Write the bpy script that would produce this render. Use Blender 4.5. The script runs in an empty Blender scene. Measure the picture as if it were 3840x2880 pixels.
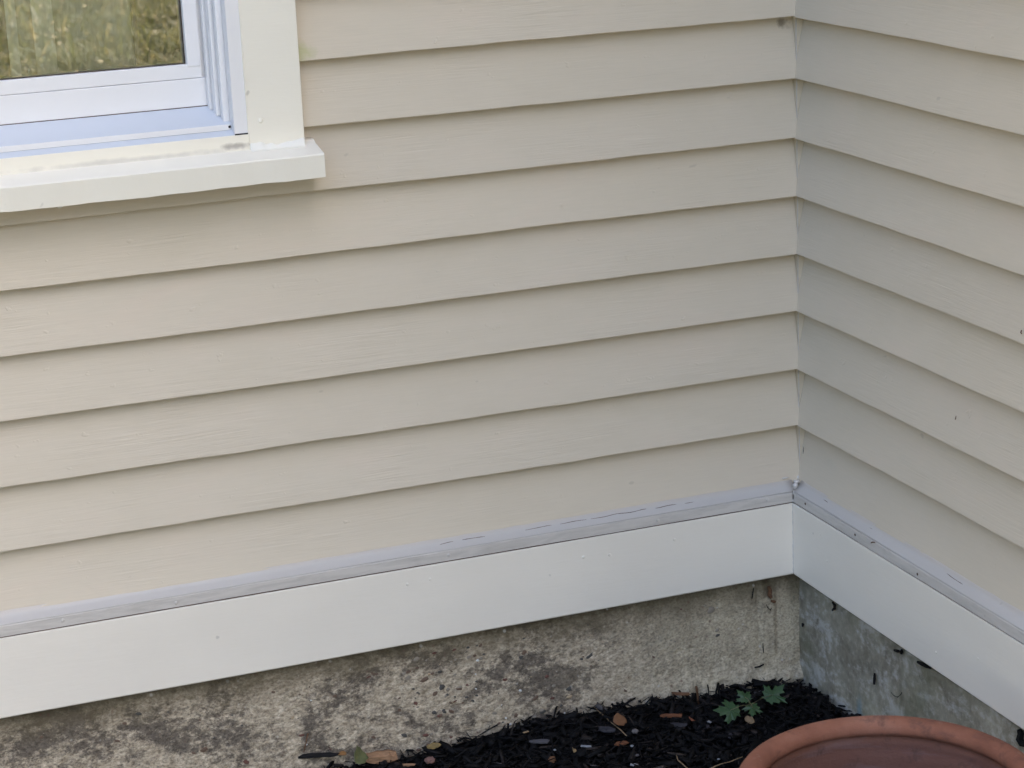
import bpy, bmesh, math, random
import numpy as np
from mathutils import Vector, Matrix

random.seed(7)
rng = np.random.default_rng(11)
scene = bpy.context.scene
COL = scene.collection

# ------------------------------------------------------------------ camera
cam_data = bpy.data.cameras.new("camera")
cam = bpy.data.objects.new("camera", cam_data)
COL.objects.link(cam)
R_ = Vector((0.93428932, -0.35399338, -0.04233389))
U_ = Vector((0.13477633, 0.24076607, 0.96118003))
F_ = Vector((0.33005880, 0.90372584, -0.27265509))
CAM = Vector((-1.73904774, -3.31571233, 1.15060208))
M = Matrix.Identity(4)
for i in range(3):
    M[i][0], M[i][1], M[i][2], M[i][3] = R_[i], U_[i], -F_[i], CAM[i]
cam.matrix_world = M
cam_data.sensor_fit = 'HORIZONTAL'
cam_data.sensor_width = 36.0
cam_data.lens = 78.0105
cam_data.clip_start = 0.05
cam_data.clip_end = 400.0
cam_data.dof.use_dof = True
cam_data.dof.focus_distance = 3.55
cam_data.dof.aperture_fstop = 11.0
scene.camera = cam

# ------------------------------------------------------------------ sky, sun, exposure
SUN_AZ = 153.0     # clockwise from +Y
SUN_EL = 47.0
world = bpy.data.worlds.new("World")
scene.world = world
world.use_nodes = True
wn = world.node_tree.nodes
sky = wn.new("ShaderNodeTexSky")
sky.sky_type = 'NISHITA'
sky.sun_disc = False
sky.sun_elevation = math.radians(SUN_EL)
sky.sun_rotation = math.radians(SUN_AZ)
sky.dust_density = 1.9
sky.ozone_density = 1.0
world.node_tree.links.new(sky.outputs[0], wn["Background"].inputs[0])
wn["Background"].inputs[1].default_value = 0.12
sun_data = bpy.data.lights.new("sun", 'SUN')
sun_data.energy = 4.6
sun_data.angle = math.radians(0.53)
sun_data.color = (1.0, 0.93, 0.82)
sun = bpy.data.objects.new("sun", sun_data)
COL.objects.link(sun)
az, el = math.radians(SUN_AZ), math.radians(SUN_EL)
to_sun = Vector((math.sin(az) * math.cos(el), math.cos(az) * math.cos(el), math.sin(el)))
sun.rotation_euler = to_sun.to_track_quat('Z', 'Y').to_euler()
sun.location = (6, -6, 9)

vs = scene.view_settings
vs.view_transform = 'Standard'
vs.look = 'None'
vs.gamma = 1.0
vs.exposure = 2.36
vs.use_curve_mapping = False
scene.render.engine = 'CYCLES'
scene.cycles.use_denoising = True
scene.cycles.max_bounces = 8
scene.cycles.diffuse_bounces = 5
scene.cycles.transparent_max_bounces = 12

# ------------------------------------------------------------------ node helpers
def mat(name):
    m = bpy.data.materials.new(name)
    m.use_nodes = True
    nt = m.node_tree
    return m, nt, nt.nodes["Principled BSDF"]

def N(nt, kind, **kw):
    n = nt.nodes.new(kind)
    for k, v in kw.items():
        if k in n.inputs:
            n.inputs[k].default_value = v
        else:
            setattr(n, k, v)
    return n

def coords(nt, scale=(1, 1, 1), loc=(0, 0, 0), rot=(0, 0, 0)):
    tc = nt.nodes.new("ShaderNodeTexCoord")
    mp = nt.nodes.new("ShaderNodeMapping")
    mp.inputs["Scale"].default_value = scale
    mp.inputs["Location"].default_value = loc
    mp.inputs["Rotation"].default_value = rot
    nt.links.new(tc.outputs["Object"], mp.inputs["Vector"])
    return mp.outputs[0]

def noise(nt, vec, scale, detail=4, rough=0.55, dist=0.0):
    n = N(nt, "ShaderNodeTexNoise")
    n.inputs["Scale"].default_value = scale
    n.inputs["Detail"].default_value = detail
    n.inputs["Roughness"].default_value = rough
    n.inputs["Distortion"].default_value = dist
    nt.links.new(vec, n.inputs["Vector"])
    return n.outputs["Fac"]

def ramp(nt, fac, stops):
    r = nt.nodes.new("ShaderNodeValToRGB")
    e = r.color_ramp.elements
    while len(e) < len(stops):
        e.new(0.5)
    for el_, (p, c) in zip(e, stops):
        el_.position = p
        el_.color = tuple(c) + (1,) if len(c) == 3 else c
    nt.links.new(fac, r.inputs[0])
    return r.outputs[0]

def g(v):
    return (v, v, v)

def mix(nt, fac, a, b, mode='MIX'):
    m = nt.nodes.new("ShaderNodeMix")
    m.data_type = 'RGBA'
    m.blend_type = mode
    for sock, val in ((m.inputs[0], fac), (m.inputs[6], a), (m.inputs[7], b)):
        if isinstance(val, (int, float)):
            sock.default_value = val
        elif isinstance(val, (tuple, list)):
            sock.default_value = tuple(val) + (1,) if len(val) == 3 else val
        else:
            nt.links.new(val, sock)
    return m.outputs[2]

def math_(nt, op, a, b=0.0, clamp=False):
    m = nt.nodes.new("ShaderNodeMath")
    m.operation = op
    m.use_clamp = clamp
    for sock, val in ((m.inputs[0], a), (m.inputs[1], b)):
        if isinstance(val, (int, float)):
            sock.default_value = val
        else:
            nt.links.new(val, sock)
    return m.outputs[0]

def bump(nt, bsdf, height, strength=0.3, dist=0.002, prev=None):
    b = nt.nodes.new("ShaderNodeBump")
    b.inputs["Strength"].default_value = strength
    b.inputs["Distance"].default_value = dist
    nt.links.new(height, b.inputs["Height"])
    if prev is not None:
        nt.links.new(prev, b.inputs["Normal"])
    nt.links.new(b.outputs[0], bsdf.inputs["Normal"])
    return b.outputs[0]

def blob_mask(nt, centre, radius, warp=0.35, scale=60):
    """soft irregular patch round a point of the place (a stain with its own shape)"""
    tc = nt.nodes.new("ShaderNodeTexCoord")
    sub = nt.nodes.new("ShaderNodeMapping")
    sub.inputs["Location"].default_value = tuple(-c / r for c, r in zip(centre, radius))
    sub.inputs["Scale"].default_value = tuple(1 / r for r in radius)
    nt.links.new(tc.outputs["Object"], sub.inputs["Vector"])
    ln = nt.nodes.new("ShaderNodeVectorMath")
    ln.operation = 'LENGTH'
    nt.links.new(sub.outputs[0], ln.inputs[0])
    n = noise(nt, tc.outputs["Object"], scale, 3)
    d = math_(nt, 'ADD', ln.outputs["Value"], math_(nt, 'MULTIPLY', math_(nt, 'SUBTRACT', n, 0.5), warp * 4))
    return ramp(nt, d, [(0.25, g(1)), (1.0, g(0))])

# ------------------------------------------------------------------ materials
def siding_paint(name, along, base):
    m, nt, b = mat(name)
    if along == 'x':
        v1 = coords(nt, (1.2, 1, 26))
        v2 = coords(nt, (6, 1, 150))
        v3 = coords(nt, (1.6, 1, 4.0))
    else:
        v1 = coords(nt, (1, 1.2, 26))
        v2 = coords(nt, (1, 6, 150))
        v3 = coords(nt, (1, 1.6, 4.0))
    oi = nt.nodes.new("ShaderNodeObjectInfo")
    tint = ramp(nt, oi.outputs["Random"], [(0, (0.975, 0.975, 0.98)), (0.5, g(1.0)), (1, (1.02, 1.012, 1.0))])
    col = mix(nt, 1.0, base + (1,), tint, 'MULTIPLY')
    blot = ramp(nt, noise(nt, v3, 2.2, 4, 0.6, 0.6), [(0.3, (0.965, 0.965, 0.955)), (0.55, g(1.0)), (0.78, (1.03, 1.0, 1.005))])
    col = mix(nt, 1.0, col, blot, 'MULTIPLY')
    streak = ramp(nt, noise(nt, v2, 3, 3), [(0.3, g(0.975)), (0.7, g(1.015))])
    col = mix(nt, 1.0, col, streak, 'MULTIPLY')
    # sparse little dirt flecks
    vf = coords(nt, (30, 30, 55))
    fleck = ramp(nt, noise(nt, vf, 1.0, 1), [(0.80, g(0)), (0.83, g(0.22))])
    col = mix(nt, fleck, col, (0.20, 0.17, 0.14))
    if along == 'x':
        algae = blob_mask(nt, (-0.853, 0.004, 0.722), (0.03, 0.05, 0.022))
        col = mix(nt, math_(nt, 'MULTIPLY', algae, 0.6), col, (0.38, 0.39, 0.16))
        web = blob_mask(nt, (-0.012, 0.006, 0.700), (0.02, 0.05, 0.011), 0.5, 90)
        col = mix(nt, math_(nt, 'MULTIPLY', web, 0.65), col, (0.10, 0.075, 0.055))
    nt.links.new(col, b.inputs["Base Color"])
    b.inputs["Roughness"].default_value = 0.5
    b.inputs["Specular IOR Level"].default_value = 0.35
    grain = math_(nt, 'ADD', math_(nt, 'MULTIPLY', noise(nt, v1, 5, 5, 0.6, 1.2), 1.0),
                  math_(nt, 'MULTIPLY', noise(nt, v2, 2.5, 3), 0.55))
    # raised grain shows only in patches
    patch = ramp(nt, noise(nt, v3, 3.1, 2, 0.5, 0.4), [(0.45, g(0.25)), (0.7, g(1.0))])
    vb = coords(nt, (55, 55, 70))
    pim = ramp(nt, noise(nt, vb, 1.0, 2), [(0.70, g(0)), (0.80, g(1))])
    h = math_(nt, 'ADD', math_(nt, 'MULTIPLY', grain, patch), math_(nt, 'MULTIPLY', pim, 0.5))
    bump(nt, b, h, 0.42, 0.0022)
    return m

WALLC = (0.583, 0.503, 0.390)
M_SIDE_X = siding_paint("siding_paint_long", 'x', WALLC)
M_SIDE_Y = siding_paint("siding_paint_wing", 'y', WALLC)

def trim_paint(name, base, dirt=0.0, rough=0.45, brush=(8, 8, 90)):
    m, nt, b = mat(name)
    v = coords(nt, brush)
    v3 = coords(nt, (1.5, 1.5, 3))
    col = mix(nt, 1.0, base + (1,), ramp(nt, noise(nt, v3, 2.5, 4), [(0.3, g(0.965)), (0.7, g(1.02))]), 'MULTIPLY')
    fl = ramp(nt, noise(nt, coords(nt, (45, 45, 45)), 1.0, 1), [(0.79, g(0)), (0.82, g(0.35))])
    col = mix(nt, fl, col, (0.25, 0.22, 0.18))
    if dirt > 0:
        d = ramp(nt, noise(nt, coords(nt, (5, 5, 40)), 3, 5, 0.65, 0.6), [(0.42, g(0)), (0.72, g(dirt))])
        col = mix(nt, d, col, (0.27, 0.25, 0.22))
    nt.links.new(col, b.inputs["Base Color"])
    b.inputs["Roughness"].default_value = rough
    b.inputs["Specular IOR Level"].default_value = 0.4
    h = math_(nt, 'ADD', math_(nt, 'MULTIPLY', noise(nt, v, 3, 4), 0.6), noise(nt, v3, 9, 4))
    bump(nt, b, h, 0.26, 0.0016)
    return m

TRIMC = (0.79, 0.732, 0.615)
M_TRIM = trim_paint("cream_trim_paint", TRIMC)
M_CORNER = trim_paint("corner_strip_paint", (0.64, 0.555, 0.43))
M_SKIRT = trim_paint("cream_skirt_paint", (0.770, 0.705, 0.605))
M_CAP = trim_paint("weathered_cap_paint", (0.56, 0.515, 0.465), 0.40)
M_SUBSILL = trim_paint("stained_sill_paint", TRIMC, 0.0)
def _stain():
    nt = M_SUBSILL.node_tree
    b = nt.nodes["Principled BSDF"]
    src = b.inputs["Base Color"].links[0].from_socket
    s1 = blob_mask(nt, (-0.962, -0.013, 0.5935), (0.032, 0.02, 0.006), 0.35, 70)
    s2 = blob_mask(nt, (-1.12, -0.013, 0.588), (0.22, 0.02, 0.006), 0.4, 40)
    c = mix(nt, math_(nt, 'MULTIPLY', s1, 0.8), src, (0.34, 0.30, 0.26))
    c = mix(nt, math_(nt, 'MULTIPLY', s2, 0.5), c, (0.44, 0.41, 0.38))
    nt.links.new(c, b.inputs["Base Color"])
_stain()
M_CAULK = trim_paint("white_caulk", (0.54, 0.50, 0.455), 0.0, 0.4, (40, 40, 60))
M_VINYL = trim_paint("white_vinyl", (0.74, 0.715, 0.70), 0.0, 0.3, (3, 3, 3))
M_TRAY = trim_paint("sky_tinted_vinyl_tray", (0.53, 0.552, 0.585), 0.0, 0.35, (3, 3, 3))  # vinyl darkened and blued, sky tint painted into the tray colour
M_VINYL.node_tree.nodes["Principled BSDF"].inputs["Specular IOR Level"].default_value = 0.5
M_PRIMER = trim_paint("flaking_white_paint", (0.78, 0.735, 0.635), 0.0, 0.55, (60, 60, 60))

def feather():
    m = M_BEAD
    nt = m.node_tree
    b = nt.nodes["Principled BSDF"]
    src = b.inputs["Base Color"].links[0].from_socket
    v = coords(nt)
    sp = nt.nodes.new("ShaderNodeSeparateXYZ"); nt.links.new(v, sp.inputs[0])
    zz = math_(nt, 'ADD', sp.outputs[2], math_(nt, 'MULTIPLY', math_(nt, 'SUBTRACT', noise(nt, coords(nt, (9, 9, 40)), 4, 4, 0.6), 0.5), 0.009))
    mr = nt.nodes.new("ShaderNodeMapRange")
    mr.inputs[1].default_value = -0.1045; mr.inputs[2].default_value = -0.0985
    nt.links.new(zz, mr.inputs[0])
    nt.links.new(mix(nt, mr.outputs[0], src, (0.49, 0.435, 0.38)), b.inputs["Base Color"])
M_BEAD = trim_paint("painted_caulk_bead", (0.475, 0.442, 0.405), 0.0, 0.4, (40, 40, 60))
feather()

def flat(name, col, rough=0.8, spec=0.3, var=0.25, scale=40, bs=0.3, bd=0.002):
    m, nt, b = mat(name)
    n = noise(nt, coords(nt), scale, 4)
    c = mix(nt, 1.0, tuple(col) + (1,), ramp(nt, n, [(0.25, g(1 - var)), (0.75, g(1 + var))]), 'MULTIPLY')
    nt.links.new(c, b.inputs["Base Color"])
    b.inputs["Roughness"].default_value = rough
    b.inputs["Specular IOR Level"].default_value = spec
    bump(nt, b, n, bs, bd)
    return m

M_GAP = flat("brown_gap_dirt", (0.10, 0.065, 0.045))
M_SEAL = flat("grimy_seal", (0.085, 0.065, 0.05), 0.9, 0.2, 0.6, 120)
M_DARKGAP = flat("black_gap", (0.03, 0.025, 0.022))

def concrete(name, wing):
    m, nt, b = mat(name)
    v = coords(nt)
    if not wing:
        big = noise(nt, coords(nt, (1, 1, 1.4)), 7, 6, 0.62, 0.5)
        fine = noise(nt, coords(nt, (1, 1, 1.8)), 95, 6, 0.7, 0.2)
        base = ramp(nt, fine, [(0.30, (0.205, 0.160, 0.112)), (0.46, (0.385, 0.318, 0.230)), (0.64, (0.57, 0.485, 0.365))])
        # smooth yellowish zone toward the corner
        sx = nt.nodes.new("ShaderNodeSeparateXYZ"); nt.links.new(v, sx.inputs[0])
        zm = nt.nodes.new("ShaderNodeMapRange")
        zm.inputs[1].default_value = -0.44; zm.inputs[2].default_value = -0.20
        xx = math_(nt, 'ADD', sx.outputs[0], math_(nt, 'MULTIPLY', math_(nt, 'SUBTRACT', big, 0.5), 0.5))
        nt.links.new(xx, zm.inputs[0])
        smooth = ramp(nt, noise(nt, v, 60, 5, 0.6), [(0.3, (0.40, 0.335, 0.232)), (0.6, (0.50, 0.43, 0.308)), (0.8, (0.57, 0.50, 0.38))])
        col = mix(nt, zm.outputs[0], base, smooth)
        # dark grey-brown blotches
        spk = math_(nt, 'ADD', math_(nt, 'MULTIPLY', big, 0.52), math_(nt, 'MULTIPLY', noise(nt, coords(nt, (1, 1, 1.4)), 60, 8, 0.80), 0.48))
        dark = ramp(nt, spk, [(0.478, g(0)), (0.545, g(0.9))])
        dark = math_(nt, 'MULTIPLY', dark, math_(nt, 'SUBTRACT', 1.0, math_(nt, 'MULTIPLY', zm.outputs[0], 0.75)))
        dcol = ramp(nt, noise(nt, v, 140, 5, 0.7), [(0.3, (0.060, 0.049, 0.040)), (0.7, (0.155, 0.128, 0.102))])
        col = mix(nt, dark, col, dcol)
        crumbs = ramp(nt, noise(nt, coords(nt, (1, 1, 1.3), (3, 1, 2)), 210, 4, 0.65), [(0.36, g(0.62)), (0.5, g(1.0)), (0.66, g(1.22))])
        col = mix(nt, 1.0, col, crumbs, 'MULTIPLY')
        damp = blob_mask(nt, (-0.064, 0.003, -0.288), (0.014, 0.05, 0.03), 0.4, 90)
        col = mix(nt, math_(nt, 'MULTIPLY', damp, 0.85), col, (0.055, 0.042, 0.028))
        # brown stain band with the board's shadow painted in, ragged lower border
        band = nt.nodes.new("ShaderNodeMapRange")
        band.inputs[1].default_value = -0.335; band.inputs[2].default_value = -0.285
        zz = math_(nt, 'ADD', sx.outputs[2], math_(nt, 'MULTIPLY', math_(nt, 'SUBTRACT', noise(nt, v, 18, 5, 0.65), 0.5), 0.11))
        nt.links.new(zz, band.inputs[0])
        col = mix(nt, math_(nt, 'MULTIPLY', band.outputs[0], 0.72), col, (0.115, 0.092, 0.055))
        # reddish and pale grains
        vo = N(nt, "ShaderNodeTexVoronoi"); vo.inputs["Scale"].default_value = 150
        nt.links.new(v, vo.inputs["Vector"])
        red = math_(nt, 'MULTIPLY', ramp(nt, vo.outputs["Color"], [(0.86, g(0)), (0.9, g(1))]), ramp(nt, vo.outputs["Distance"], [(0.25, g(0.6)), (0.5, g(0))]))
        col = mix(nt, red, col, (0.15, 0.085, 0.065))
        vo2 = N(nt, "ShaderNodeTexVoronoi"); vo2.inputs["Scale"].default_value = 120
        nt.links.new(coords(nt, (1, 1, 1), (0.3, 0.2, 0.1)), vo2.inputs["Vector"])
        wh = math_(nt, 'MULTIPLY', ramp(nt, vo2.outputs["Color"], [(0.85, g(0)), (0.9, g(1))]), ramp(nt, vo2.outputs["Distance"], [(0.2, g(0.7)), (0.45, g(0))]))
        col = mix(nt, wh, col, (0.62, 0.59, 0.53))
        h = math_(nt, 'ADD', fine, math_(nt, 'MULTIPLY', vo.outputs["Distance"], 0.6))
        bs = 0.45
    else:
        big = noise(nt, coords(nt, (1, 1, 0.8)), 9, 6, 0.62, 0.8)
        fine = noise(nt, v, 70, 6, 0.65)
        col = ramp(nt, big, [(0.3, (0.18, 0.155, 0.115)), (0.5, (0.29, 0.262, 0.20)), (0.72, (0.39, 0.355, 0.275))])
        col = mix(nt, 1.0, col, ramp(nt, fine, [(0.3, g(0.75)), (0.7, g(1.25))]), 'MULTIPLY')
        wash = math_(nt, 'ADD', math_(nt, 'MULTIPLY', noise(nt, coords(nt, (1, 0.55, 1.25), (0, 3, 0)), 13, 8, 0.74, 0.4), 0.7), math_(nt, 'MULTIPLY', fine, 0.3))
        wmask = ramp(nt, wash, [(0.50, g(0)), (0.60, g(0.75))])
        col = mix(nt, wmask, col, (0.50, 0.47, 0.435))
        gr = ramp(nt, noise(nt, coords(nt, (1, 1, 1), (5, 0, 0)), 6, 4), [(0.5, g(0)), (0.65, g(0.35))])
        col = mix(nt, gr, col, (0.15, 0.155, 0.085))
        blue = blob_mask(nt, (0.005, -0.215, -0.455), (0.05, 0.013, 0.035), 0.12, 60)
        col = mix(nt, math_(nt, 'MULTIPLY', blue, 0.55), col, (0.16, 0.26, 0.31))
        h = math_(nt, 'ADD', fine, big)
        bs = 0.5
    nt.links.new(col, b.inputs["Base Color"])
    b.inputs["Roughness"].default_value = 0.92
    b.inputs["Specular IOR Level"].default_value = 0.2
    bump(nt, b, h, bs, 0.004)
    return m

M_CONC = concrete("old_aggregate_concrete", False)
M_CONC_W = concrete("damp_grey_concrete", True)

PEB = [flat("pebble_slate", (0.070, 0.066, 0.060), 0.85), flat("pebble_brown", (0.13, 0.085, 0.06), 0.75),
       flat("pebble_red", (0.12, 0.055, 0.042), 0.75), flat("pebble_tan", (0.40, 0.30, 0.19), 0.9),
       flat("pebble_white", (0.6, 0.6, 0.58), 0.6), flat("pebble_grey", (0.25, 0.215, 0.17), 0.9)]

def mulch_mat():
    m, nt, b = mat("black_mulch")
    geo = nt.nodes.new("ShaderNodeNewGeometry")
    c = ramp(nt, geo.outputs["Random Per Island"], [(0.0, (0.0045, 0.0043, 0.0048)), (0.6, (0.0075, 0.007, 0.0075)), (0.90, (0.014, 0.012, 0.012)), (0.965, (0.032, 0.025, 0.022)), (0.99, (0.06, 0.045, 0.036)), (1.0, (0.11, 0.10, 0.10))])
    n = noise(nt, coords(nt, (1, 1, 1)), 180, 4)
    c = mix(nt, 1.0, c, ramp(nt, n, [(0.25, g(0.4)), (0.75, g(1.1))]), 'MULTIPLY')
    nt.links.new(c, b.inputs["Base Color"])
    b.inputs["Roughness"].default_value = 0.75
    b.inputs["Specular IOR Level"].default_value = 0.14
    bump(nt, b, n, 0.6, 0.002)
    return m
M_MULCH = mulch_mat()
M_SOIL = flat("black_soil", (0.005, 0.005, 0.005), 0.95, 0.1, 0.4, 60, 0.8, 0.006)

def terracotta():
    m, nt, b = mat("terracotta")
    v = coords(nt)
    n1 = noise(nt, v, 9, 5, 0.6)
    n2 = noise(nt, coords(nt, (1, 1, 3)), 26, 5, 0.65)
    c = ramp(nt, n1, [(0.3, (0.180, 0.070, 0.042)), (0.55, (0.255, 0.105, 0.064)), (0.75, (0.30, 0.145, 0.098))])
    dark = ramp(nt, n2, [(0.55, g(0)), (0.7, g(0.5))])
    c = mix(nt, dark, c, (0.12, 0.055, 0.042))
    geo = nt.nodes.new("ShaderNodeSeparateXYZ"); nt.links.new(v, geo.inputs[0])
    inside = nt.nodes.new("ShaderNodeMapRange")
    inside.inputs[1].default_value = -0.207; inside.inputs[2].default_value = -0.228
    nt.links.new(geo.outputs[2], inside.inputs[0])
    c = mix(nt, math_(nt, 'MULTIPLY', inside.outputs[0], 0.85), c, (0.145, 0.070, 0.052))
    lime = ramp(nt, noise(nt, coords(nt, (1, 1, 7), (2, 1, 0)), 7, 5, 0.6, 0.5), [(0.52, g(0)), (0.72, g(0.5))])
    c = mix(nt, math_(nt, 'MULTIPLY', lime, inside.outputs[0]), c, (0.23, 0.17, 0.172))
    nt.links.new(c, b.inputs["Base Color"])
    b.inputs["Roughness"].default_value = 0.85
    b.inputs["Specular IOR Level"].default_value = 0.25
    smut = ramp(nt, noise(nt, coords(nt, (1, 1, 1), (4, 2, 7)), 16, 6, 0.7, 0.4), [(0.56, g(0)), (0.66, g(0.55))])
    c2 = mix(nt, smut, c, (0.075, 0.042, 0.034))
    salt = ramp(nt, noise(nt, coords(nt, (1, 1, 1), (8, 5, 3)), 22, 7, 0.75), [(0.60, g(0)), (0.70, g(0.35))])
    c2 = mix(nt, salt, c2, (0.36, 0.25, 0.20))
    nt.links.new(c2, b.inputs["Base Color"])
    bump(nt, b, math_(nt, 'ADD', n2, noise(nt, v, 120, 5, 0.7)), 0.4, 0.003)
    return m
M_TERRA = terracotta()

def glass_mat():
    m = bpy.data.materials.new("window_glass")
    m.use_nodes = True
    nt = m.node_tree
    nt.nodes.remove(nt.nodes["Principled BSDF"])
    out = nt.nodes["Material Output"]
    tr = N(nt, "ShaderNodeBsdfTransparent"); tr.inputs[0].default_value = (0.95, 0.97, 0.95, 1)
    gl = N(nt, "ShaderNodeBsdfGlossy"); gl.inputs[0].default_value = (1, 1, 1, 1); gl.inputs["Roughness"].default_value = 0.0
    fr = N(nt, "ShaderNodeFresnel"); fr.inputs["IOR"].default_value = 2.35
    mx = N(nt, "ShaderNodeMixShader")
    nt.links.new(fr.outputs[0], mx.inputs[0]); nt.links.new(tr.outputs[0], mx.inputs[1]); nt.links.new(gl.outputs[0], mx.inputs[2])
    nt.links.new(mx.outputs[0], out.inputs[0])
    return m
M_GLASS = glass_mat()

def sheer_mat(name, col, alpha):
    m, nt, b = mat(name)
    n = noise(nt, coords(nt, (60, 1, 1)), 2, 3)
    nt.links.new(mix(nt, 1.0, col + (1,), ramp(nt, n, [(0.3, g(0.85)), (0.7, g(1.1))]), 'MULTIPLY'), b.inputs["Base Color"])
    b.inputs["Roughness"].default_value = 0.9
    b.inputs["Alpha"].default_value = alpha
    return m
M_SHEER = sheer_mat("sheer_curtain", (0.80, 0.80, 0.72), 0.60)
M_BAND = sheer_mat("curtain_band", (0.90, 0.91, 0.84), 1.0)
M_BROWNTRIM = flat("brown_braid", (0.10, 0.06, 0.03))
M_ROOM = flat("dim_room", (0.16, 0.15, 0.14), 0.9)
M_ROOF = flat("roof_shingle", (0.10, 0.095, 0.09), 0.9)

def grass_mat(blades):
    m, nt, b = mat("grass_blades" if blades else "lawn")
    if blades:
        geo = nt.nodes.new("ShaderNodeNewGeometry")
        c = ramp(nt, geo.outputs["Random Per Island"], [(0.0, (0.11, 0.118, 0.050)), (0.5, (0.20, 0.205, 0.095)), (0.80, (0.30, 0.285, 0.15)), (0.92, (0.42, 0.35, 0.20)), (1.0, (0.60, 0.48, 0.30))])
        big = ramp(nt, noise(nt, coords(nt), 1.6, 4, 0.6), [(0.35, g(0.7)), (0.65, g(1.3))])
        c = mix(nt, 1.0, c, big, 'MULTIPLY')
    else:
        c = ramp(nt, noise(nt, coords(nt), 1.5, 8, 0.7), [(0.3, (0.040, 0.046, 0.018)), (0.55, (0.062, 0.066, 0.028)), (0.75, (0.10, 0.092, 0.048))])
        bump(nt, b, noise(nt, coords(nt), 60, 5, 0.7), 0.8, 0.03)
    nt.links.new(c, b.inputs["Base Color"])
    b.inputs["Roughness"].default_value = 0.6
    b.inputs["Specular IOR Level"].default_value = 0.25
    if blades:
        tl_ = nt.nodes.new("ShaderNodeBsdfTranslucent")
        nt.links.new(mix(nt, 1.0, c, (1.0, 0.95, 0.72), 'MULTIPLY'), tl_.inputs[0])
        mx = nt.nodes.new("ShaderNodeMixShader"); mx.inputs[0].default_value = 0.4
        nt.links.new(b.outputs[0], mx.inputs[1]); nt.links.new(tl_.outputs[0], mx.inputs[2])
        nt.links.new(mx.outputs[0], nt.nodes["Material Output"].inputs[0])
    return m
M_LAWN = grass_mat(False)
M_BLADE = grass_mat(True)

# ------------------------------------------------------------------ mesh helpers
def link(o, parent=None):
    COL.objects.link(o)
    if parent is not None:
        o.parent = parent
    return o

def tag(o, label=None, cat=None, group=None, kind=None):
    for k, v in (("label", label), ("category", cat), ("group", group), ("kind", kind)):
        if v:
            o[k] = v
    return o

def from_bm(name, bm, m, parent=None, smooth=False, recalc=True):
    if recalc:
        bmesh.ops.recalc_face_normals(bm, faces=bm.faces)
    me = bpy.data.meshes.new(name)
    bm.to_mesh(me)
    bm.free()
    me.materials.append(m)
    if smooth:
        me.polygons.foreach_set("use_smooth", [True] * len(me.polygons))
    return link(bpy.data.objects.new(name, me), parent)

def from_np(name, verts, faces, m, parent=None, smooth=False):
    """faces: (n,k) int array"""
    verts = np.asarray(verts, np.float32)
    faces = np.asarray(faces, np.int32)
    me = bpy.data.meshes.new(name)
    n, k = faces.shape
    me.vertices.add(len(verts)); me.vertices.foreach_set("co", verts.ravel())
    me.loops.add(n * k); me.loops.foreach_set("vertex_index", faces.ravel())
    me.polygons.add(n)
    me.polygons.foreach_set("loop_start", np.arange(0, n * k, k, dtype=np.int32))
    me.polygons.foreach_set("loop_total", np.full(n, k, np.int32))
    if smooth:
        me.polygons.foreach_set("use_smooth", np.ones(n, bool))
    me.update(calc_edges=True)
    me.validate()
    me.materials.append(m)
    return link(bpy.data.objects.new(name, me), parent)

def add_box(bm, x0, x1, y0, y1, z0, z1, bev=0.0):
    vs_ = [bm.verts.new(p) for p in ((x0, y0, z0), (x1, y0, z0), (x1, y1, z0), (x0, y1, z0), (x0, y0, z1), (x1, y0, z1), (x1, y1, z1), (x0, y1, z1))]
    fs = [bm.faces.new([vs_[i] for i in f]) for f in ((0, 3, 2, 1), (4, 5, 6, 7), (0, 1, 5, 4), (1, 2, 6, 5), (2, 3, 7, 6), (3, 0, 4, 7))]
    if bev > 0:
        es = list({e for f in fs for e in f.edges})
        bmesh.ops.bevel(bm, geom=es, offset=bev, segments=2, affect='EDGES', profile=0.6)

def box(name, x0, x1, y0, y1, z0, z1, m, parent=None, bev=0.0):
    bm = bmesh.new()
    add_box(bm, x0, x1, y0, y1, z0, z1, bev)
    return from_bm(name, bm, m, parent)

def vnoise(x, seed, amp=1.0):
    """smooth 1-D value noise, numpy"""
    r = np.random.default_rng(seed).uniform(-1, 1, 4096)
    x = np.asarray(x, float) + 1000.0
    i = np.floor(x).astype(int); f = x - i; f = f * f * (3 - 2 * f)
    return amp * (r[i % 4096] * (1 - f) + r[(i + 1) % 4096] * f)

def vnoise2(x, y, seed):
    r = np.random.default_rng(seed).uniform(-1, 1, (256, 256))
    x = np.asarray(x, float) + 500.0; y = np.asarray(y, float) + 500.0
    i = np.floor(x).astype(int); j = np.floor(y).astype(int)
    f = x - i; h = y - j; f = f * f * (3 - 2 * f); h = h * h * (3 - 2 * h)
    a = r[i % 256, j % 256]; b = r[(i + 1) % 256, j % 256]; c = r[i % 256, (j + 1) % 256]; d = r[(i + 1) % 256, (j + 1) % 256]
    return (a * (1 - f) + b * f) * (1 - h) + (c * (1 - f) + d * f) * h

def extrude_profile(us, prof_fn, to_xyz, name, m, parent=None, smooth=False):
    """sweep a closed profile along u; prof_fn(u) -> list of (depth, z)"""
    P = [prof_fn(u) for u in us]
    k = len(P[0]); V = []
    for u, p in zip(us, P):
        V += [to_xyz(u, d, z) for d, z in p]
    bm = bmesh.new()
    bv = [bm.verts.new(v) for v in V]
    for i in range(len(us) - 1):
        for j in range(k):
            a, b_ = i * k + j, i * k + (j + 1) % k
            bm.faces.new((bv[a], bv[b_], bv[b_ + k], bv[a + k]))
    bm.faces.new(bv[:k]); bm.faces.new(bv[-k:])
    return from_bm(name, bm, m, parent, smooth)

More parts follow.
